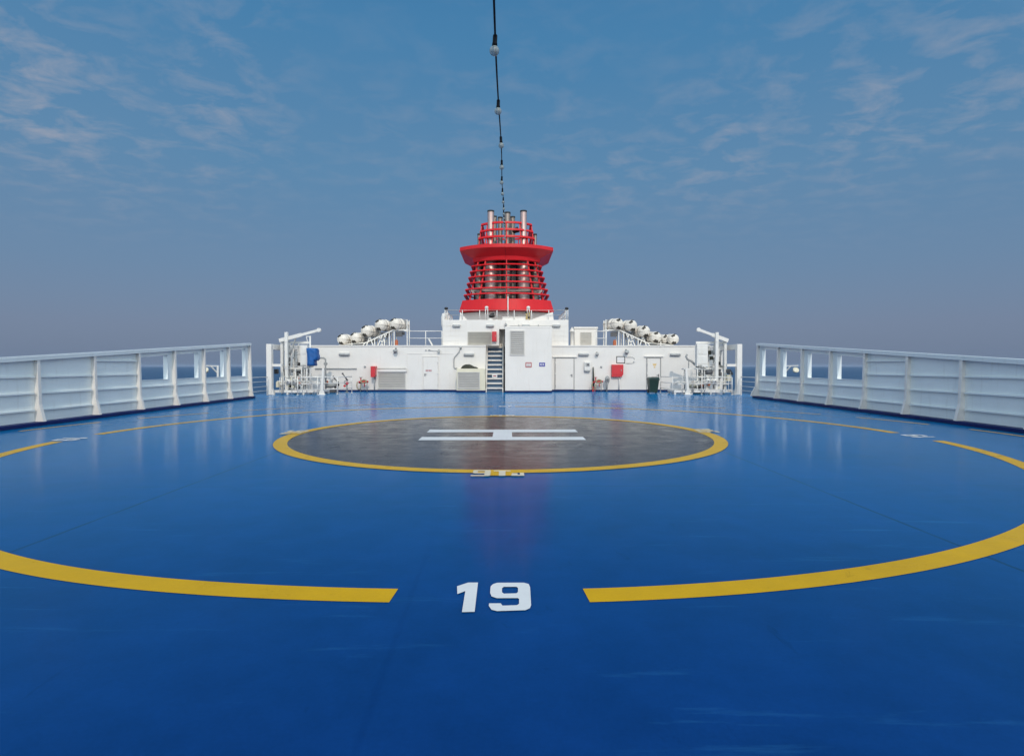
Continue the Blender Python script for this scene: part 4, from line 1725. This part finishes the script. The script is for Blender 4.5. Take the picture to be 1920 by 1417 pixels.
proto = raft_proto()
RD = 37.6
rafts = [(651, 637, -15, 'lowest life raft of the left rack, next to the davit'), (675, 634, -17, 'second life raft up the left rack'), (696.5, 621.5, -18, 'middle life raft of the left rack'),
         (722.5, 610.5, -20, 'fourth life raft up the left rack, just below the end one'), (750, 608.5, -22, 'topmost life raft of the left rack, nearest the funnel'),
         (1149.5, 608.5, 24, 'topmost life raft of the right rack, nearest the funnel'), (1176, 611.5, 18, 'second highest life raft of the right rack'),
         (1200.5, 622, 16, 'third life raft down the right rack'), (1222, 633, 14, 'fourth life raft down the right rack'),
         (1241, 637, 16, 'dimmer life raft tucked between two others low on the right rack'), (1257, 636.5, 8, 'outermost life raft of the right rack')]
for i, (px_, py_, rz, lb) in enumerate(rafts):
    o = proto if i == 0 else copy_tree(proto)
    dd = RD + (.45 if px_ == 1241 else 0)
    o.location = (PX(px_, dd), dd, PZ(py_, dd))
    o.rotation_euler = (0, R(random.uniform(-14, 14)), R(rz))
    o.scale = (.93, .93, .93) if 1230 < px_ or px_ < 690 else (1, 1, 1)
    o['label'] = lb


def rack(S, label):
    d_ = RD
    mir = lambda px: px if S < 0 else 2 * 950 - px
    X = lambda px: PX(mir(px), d_)
    o0 = X(742)
    t_ = thing('raft_rack', label, 'rack', (o0, d_, H1), 'life raft racks on the deckhouse roof')
    x = lambda px: X(px) - o0
    z = lambda py: PZ(py, d_) - H1
    for yy in (-.4, .4):
        b = MB()
        b.bar((x(640), yy, z(647.5)), (x(690), yy, z(643)), .05, .06)
        b.bar((x(690), yy, z(643)), (x(742), yy, z(618.8)), .05, .07)
        b.bar((x(742), yy, z(619.5)), (x(768), yy, z(619.5)), .05, .07)
        b.build('rail', M['white_gear'], t_)
    for (pa, ya, pb, yb) in ((742, 619.5, 742, 648), (766, 600, 766, 648), (764, 621, 756, 619.5), (706, 635, 706, 648), (724, 628, 724, 648), (690, 642, 684, 648), (697, 632, 691, 648), (697, 632, 703, 648), (715, 632, 721, 648), (720, 630, 712, 648),
                             (664, 640, 664, 648), (733, 624, 733, 648), (728, 627, 717, 648)):
        b = MB()
        for yy in (-.4, .4):
            b.bar((x(pa), yy, z(ya)), (x(pb), yy, max(0.0, z(yb))), .055, .055)
        b.build('strut', M['white_gear'], t_)
    b = MB()
    for pa, ya in ((742, 619.5), (766, 619.5), (706, 636), (690, 643), (724, 628)):
        b.bar((x(pa), -.37, z(ya)), (x(pa), .37, z(ya)), .05, .05)
    b.build('cross_bar', M['white_gear'], t_)
    # cradles under each canister
    b = MB()
    for pa, ya in ((697, 631), (723, 620.5), (750, 619)):
        for k in range(6):
            a0, a1 = R(215 + k * 18.3), R(215 + (k + 1) * 18.3)
            cz = z(ya) + .40
            b.bar((x(pa) + .40 * math.cos(a0), -.3, cz + .40 * math.sin(a0)), (x(pa) + .40 * math.cos(a1), -.3, cz + .40 * math.sin(a1)), .05, .02)
    for pa, ya in ((652, 645), (676, 642.5), (697, 634), (723, 622.5), (750, 621.5)):
        b.box(x(pa) - .2, x(pa) + .2, -.36, -.1, max(.02, z(ya) - .34), max(.12, z(ya) - .04))
        b.box(x(pa) - .05, x(pa) + .28, -.05, .3, max(.01, z(ya) - .22), max(.1, z(ya) - .02))
    b.build('cradle', M['dark_grey'], t_)


rack(-1, 'white strutted rack under the left row of life rafts')
rack(1, 'white strutted rack under the right row of life rafts')
for px_, lb in ((744, 'small orange float canister under the left raft rack'), (1152.5, 'small orange float canister under the right raft rack')):
    b = MB()
    b.lathe([(0, 0), (.09, .0), (.1, .05), (.1, .3), (.06, .38), (0, .4)], 12)
    tag(b.build('float_canister', M['orange'], None, loc=(PX(px_, 36.9), 36.9, H1)), lb, 'float')

# ------------------------------------------------------------------ funnel
FX = .08
YC = 40.6                                # middle of the funnel
fun = thing('funnel', 'tall red ship funnel with slatted sides and flared collar', 'funnel', (FX, YC, HU))


def plan(wd, yf, n=15, z=0.0, back=3.4):
    """closed plan loop: bowed front, straight sides, bowed back (local to YC)"""
    bow = 1.25 * wd / 3.0
    yb = back * (wd / 3.0) ** .35
    pts = []
    for i in range(n + 1):
        t_ = -1 + 2 * i / n
        t_ = math.copysign(abs(t_) ** .85, t_)
        pts.append((wd * t_, yf + bow * abs(t_) ** 2.5, z))
    for i in range(n + 1):
        t_ = 1 - 2 * i / n
        t_ = math.copysign(abs(t_) ** .85, t_)
        pts.append((wd * t_, yb - bow * abs(t_) ** 2.5, z))
    return pts


def shell(levels):
    return [plan(wd, yf - YC, n=47, z=zz_ - HU) for (wd, yf, zz_) in levels]


def lv(py, d):
    return PZ(py, d)


Zb0, Zb1 = lv(582, 37.2), lv(560.5, 37.3)
Zl1 = lv(488, 37.6)
Zc1 = lv(457, 37.0)
Zk1 = lv(416.5, 38.3)
b = MB()
b.loops(shell([(2.93, 37.85, HU - .02), (2.97, 37.8, Zb0 - .03)]), closed_ends=True)
b.build('plinth', M['white'], fun)
b = MB()
b.loops(shell([(3.06, 37.15, Zb0 - .03), (3.09, 37.12, Zb0 + .05), (2.88, 37.22, Zb1), (2.78, 37.32, Zb1), (2.78, 37.32, Zb1 - .1)]), closed_ends=False)
b.build('base', M['red'], fun)
# dark inner floor and lining at the back of the slatted part
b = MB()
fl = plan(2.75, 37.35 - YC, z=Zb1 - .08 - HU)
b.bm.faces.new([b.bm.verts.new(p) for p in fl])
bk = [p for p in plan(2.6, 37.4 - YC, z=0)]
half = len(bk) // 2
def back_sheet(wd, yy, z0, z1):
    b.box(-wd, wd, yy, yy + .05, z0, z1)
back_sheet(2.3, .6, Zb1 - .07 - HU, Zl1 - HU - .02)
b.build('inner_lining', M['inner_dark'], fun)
# slats
ring_rows = [495.5, 506, 517, 528.5, 540, 550.5]
for i, py in enumerate(ring_rows):
    zc = PZ(py, 37.5) - HU
    u = (PZ(py, 37.5) - Zb1) / (Zl1 - Zb1)
    wd = 2.86 + (2.20 - 2.86) * u
    yf = 37.22 + (37.52 - 37.22) * u
    b = MB()
    hh = .042
    o_ = plan(wd + .05, yf - .05 - YC, n=47, z=zc - hh)
    o2 = plan(wd, yf - YC, n=47, z=zc + hh)
    i_ = plan(wd - .16, yf + .16 - YC, n=47, z=zc - hh)
    i2 = plan(wd - .16, yf + .16 - YC, n=47, z=zc + hh)
    b.ringloop([o_, o2, i2, i_])
    b.build('slat', M['red'], fun)
# raking posts behind the slats
npl = len(plan(1, 0))
for idx in (1, 3, 7, 8, 12, 14, 16, 18, 23, 28, 30):
    pa = Vector(plan(2.86 - .16, 37.38 - YC, z=Zb1 - HU)[idx])
    pb = Vector(plan(2.20 - .12, 37.64 - YC, z=Zl1 - HU)[idx])
    if idx in (7, 8):
        if idx == 8:
            continue
        pa.x = pb.x = 0.0
        pa.y -= .05
        pb.y -= .05
    b = MB()
    b.bar(pa, pb, .10 if idx not in (7,) else .06, .10)
    b.build('frame_post', M['red'], fun)
# side stubs joining slats to posts are the slats themselves; collar
b = MB()
b.loops(shell([(2.02, 37.75, Zl1 - .02), (2.16, 37.55, Zl1 - .0), (2.2, 37.5, Zl1 + .24), (2.98, 36.95, Zc1 - .30), (3.03, 36.9, Zc1 - .26), (3.02, 36.92, Zc1 - .04),
               (2.2, 37.5, Zc1 + .02), (1.98, 37.7, Zc1 + .08), (1.8, 37.9, Zc1 + .04)]))
b.build('collar', M['red'], fun)
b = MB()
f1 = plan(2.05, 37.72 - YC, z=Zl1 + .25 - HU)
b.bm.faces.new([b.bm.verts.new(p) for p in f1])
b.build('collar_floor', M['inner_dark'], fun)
# crown cage
for i, (py, wd, yf) in enumerate(((417, 1.66, 38.15), (430.5, 1.74, 38.05), (444, 1.84, 37.95))):
    zc = PZ(py, 38.0) - HU
    b = MB()
    o_ = plan(wd + .03, yf - .03 - YC, n=47, z=zc - .06)
    o2 = plan(wd, yf - YC, n=47, z=zc + .06)
    i_ = plan(wd - .13, yf + .13 - YC, n=47, z=zc - .06)
    i2 = plan(wd - .13, yf + .13 - YC, n=47, z=zc + .06)
    b.ringloop([o_, o2, i2, i_])
    b.build('cage_ring', M['red'], fun)
for idx in (0, 2, 4, 7, 11, 13, 15, 17, 20, 23, 26, 29):
    pa = Vector(plan(1.84, 37.98 - YC, z=Zc1 + .02 - HU)[idx])
    pb = Vector(plan(1.62, 38.22 - YC, z=PZ(416, 38.0) - HU)[idx])
    if idx == 7:
        pa.x = pb.x = 0
    b = MB()
    b.bar(pa, pb, .07, .07)
    if idx in (2, 13):
        pc = Vector(plan(1.84, 37.98 - YC, z=Zc1 + .02 - HU)[idx + (1 if idx == 2 else -1)])
        b.bar(pc, pa.lerp(pb, .62), .05, .05)
    b.build('cage_post', M['red'], fun)


def exhaust(px, d, r0, r1, top_py, mat, z_red):
    x = PX(px, d) - FX
    y = d - YC
    zt = PZ(top_py, d) - HU
    zs = Zl1 + .3 - HU
    b = MB()
    b.lathe([(r0, Zb1 - .1 - HU), (r0, zs - .1), (r1, zs + .25), (r1, zt - .10)], 22, Matrix.Translation((x, y, 0)))
    for zz_ in (1.9, 2.6, 3.25):
        b.lathe([(r0 + .002, zz_ - .03), (r0 + .03, zz_ - .02), (r0 + .03, zz_ + .02), (r0 + .002, zz_ + .03)], 22, Matrix.Translation((x, y, 0)))
    p = b.build('exhaust_pipe', mat, fun)
    b = MB()
    b.lathe([(r1 + .006, zt - .11), (r1 + .012, zt), (r1 - .03, zt), (r1 - .05, zt - .3)], 22, Matrix.Translation((x, y, 0)))
    b.build('pipe_rim', M['soot'], p)


exhaust(920.5, 38.5, .39, .215, 397, M['steel'], 0)
exhaust(981.5, 38.5, .39, .215, 397, M['steel'], 0)
exhaust(951.5, 38.9, .27, .20, 400, M['steel_dull'], 0)
exhaust(938, 39.6, .22, .16, 409, M['steel_dull'], 0)
exhaust(961, 39.6, .22, .17, 408, M['steel_dull'], 0)
exhaust(928, 39.8, .22, .13, 407, M['steel_dull'], 0)
exhaust(899, 39.2, .26, .12, 440, M['steel_dull'], 0)
exhaust(1003, 39.2, .26, .12, 440, M['steel_dull'], 0)
# inside platform ring seen between the slats
b = MB()
zc = PZ(545.5, 38.2) - HU
b.bar((-2.2, 38.05 - YC, zc), (2.2, 38.05 - YC, zc), .12, .16)
b.bar((-2.3, 38.05 - YC, zc + .02), (-1.6, 38.05 - YC, zc - .7), .1, .1)
b.bar((2.3, 38.05 - YC, zc + .02), (1.6, 38.05 - YC, zc - .7), .1, .1)
b.build('inner_platform', M['steel_dull'], fun)
# horn-shaped dark elbow in the cage
b = MB()
yq = 38.9 - YC
b.path([(PX(962, 38.9) - FX, yq, PZ(437, 38.9) - HU), (PX(966, 38.9) - FX, yq, PZ(434, 38.9) - HU), (PX(972, 38.9) - FX, yq, PZ(431.5, 38.9) - HU)], [.1, .16, .2], 10)
b.build('outlet_elbow', M['soot'], fun)
# white fairings beside the plinth
for S in (-1, 1):
    b = MB()
    x0, x1 = 2.98 * S, (2.45 if S < 0 else 1.35) * S
    b.prism([(x0, .0), (x1, .0), (x0 * .98, .55)], 'y', 37.1 - YC, 37.28 - YC)
    tag(b.build('fairing', M['white'], fun), None)
# vertical white pole in front
t_ = thing('mast_pole', 'thin white pole standing in front of the funnel base', 'pole', (PX(952.5, 36.95), 36.95, HU))
b = MB()
b.tube((0, 0, 0), (0, 0, PZ(556, 36.95) - HU), .035, 10)
b.tube((0, 0, 0), (0, 0, .15), .1, 10)
b.build('pole', M['white_gear'], t_)
b = MB()
b.bar((0, .02, PZ(558, 36.95) - HU), (-.05, .4, PZ(556, 36.95) - HU), .04, .04)
b.build('stay', M['white_gear'], t_)
# roof box before the plinth
t_ = thing('roof_locker', 'low white locker on the upper block below the funnel', 'locker', (PX(963.5, 36.85), 36.85, HU))
b = MB()
b.box(-.72, .72, -.12, .35, 0, PZ(595.5, 36.85) - HU, .02)
b.build('body', M['white'], t_)
b = MB()
zz_ = PZ(595.5, 36.85) - HU
b.box(-.75, .75, -.15, .38, zz_ + .0005, zz_ + .04, .01)
b.build('lid', M['white'], t_)


# pole lamps and equipment on the upper block's top
def pole_lamp(px, d, top_py, label, cap, extra=None):
    t_ = thing('pole_lamp', label, 'pole lamp', (PX(px, d), d, HU), 'pole lamps on the upper block')
    h_ = PZ(top_py, d) - HU
    b = MB()
    b.tube((-.07, 0, 0), (-.07, 0, h_ - .1), .03, 8)
    b.tube((.07, 0, 0), (.07, 0, h_ - .1), .03, 8)
    b.bar((-.1, 0, h_ - .1), (.1, 0, h_ - .1), .05, .05)
    b.build('pole', M['white_gear'], t_)
    b = MB()
    b.lathe([(0, h_ - .08), (.08, h_ - .07), (.12, h_), (.1, h_ + .07), (0, h_ + .1)], 12)
    b.build('lamp_head', cap, t_)
    return t_


pole_lamp(912.5, 36.8, 577, 'twin-pole lamp with a pale head in front of the red funnel base', M['white_gear'])
t_ = pole_lamp(990.5, 36.8, 577, 'twin-pole lamp with yellow and black fittings before the funnel base', M['white_gear'])
b = MB()
b.mat(M['brass'])
b.box(-.16, -.04, -.09, -.03, .05, .42)
b.box(.02, .1, -.11, -.035, .02, .5)
b.mat(M['black'])
b.box(-.22, -.08, -.12, -.031, .43, .55)
b.box(-.03, .09, -.12, -.036, .1, .22)
b.build('fitting', None, t_)
pole_lamp(837, 36.75, 579, 'twin-pole lamp with dark head on the left corner of the upper block', M['black'])
pole_lamp(1062.5, 36.75, 579, 'twin-pole lamp with dark head on the right corner of the upper block', M['black'])
t_ = thing('searchlight', 'black searchlight on a short stand left of the roof locker', 'searchlight', (PX(922, 36.9), 36.9, HU))
b = MB()
b.tube((-.08, 0, 0), (-.08, 0, .2), .04, 8)
b.box(-.2, .05, -.1, .1, 0, .1, .01)
b.build('stand', M['white_gear'], t_)
b = MB()
b.lathe([(0, -.2), (.1, -.18), (.14, 0), (.13, .16), (0, .17)], 14, Matrix.Translation((.02, 0, .3)) @ Matrix.Rotation(R(70), 4, 'Y'))
b.build('lamp_head', M['soot'], t_)

# ------------------------------------------------------------------ string of bulbs
t_ = thing('string_lights', 'string of clear bulbs hung on a dark cable up to the funnel collar', 'string lights', (.03, 0, 0))


def wire(y):
    # slight sag between the start behind the camera and the funnel collar
    z = 3.66 + .1725 * (y - 3.7)
    u = (y + 3) / 40.0
    z -= .55 * 4 * u * (1 - u) * .35
    z += .55 * 4 * .1675 * .8325 * .35
    x = .020 - .0018 * (y - 3.7) * .9 + .006 * math.sin(y * 1.1)
    return Vector((x, y, z))


WEND = 36.9
b = MB()
b.path([wire(-3 + (WEND + 3) * k / 160) for k in range(161)] + [Vector((-.03, 36.98, Zc1 - .35)), Vector((.0, 37.25, Zc1 - .65)), Vector((.01, 37.45, Zl1 + .1))], .0065, 8)
b.build('cable', M['rubber'], t_)
yb = 3.72 - 1.4
bulb_me = sock_me = None
k = 0
while yb < WEND - .3:
    p = wire(yb)
    tilt = random.uniform(-4, 4)
    if bulb_me is None:
        b = MB()
        b.lathe([(0, .004), (.012, .004), (.0145, -.002), (.0145, -.045), (.0165, -.047), (.0165, -.062), (0, -.062)], 14)
        s0 = b.build('socket', M['socket'], t_, loc=p)
        sock_me = s0.data
        b = MB()
        prof = [(.011, 0)]
        for q_ in range(1, 15):
            a = math.pi * (.12 + .88 * q_ / 14)
            prof.append((.031 * math.sin(a), -.031 + .031 * math.cos(a)))
        prof[-1] = (0, -.062)
        b.lathe(prof, 18)
        b1 = b.build('bulb', M['bulb'], s0, loc=(0, 0, -.0615))
        bulb_me = b1.data
    else:
        s0 = bpy.data.objects.new('socket', sock_me)
        col.objects.link(s0)
        s0.parent = t_
        s0.location = p
        b1 = bpy.data.objects.new('bulb', bulb_me)
        col.objects.link(b1)
        b1.parent = s0
        b1.location = (0, 0, -.0615)
    s0.rotation_euler = (R(tilt), R(random.uniform(-4, 4)), 0)
    yb += 1.4
    k += 1
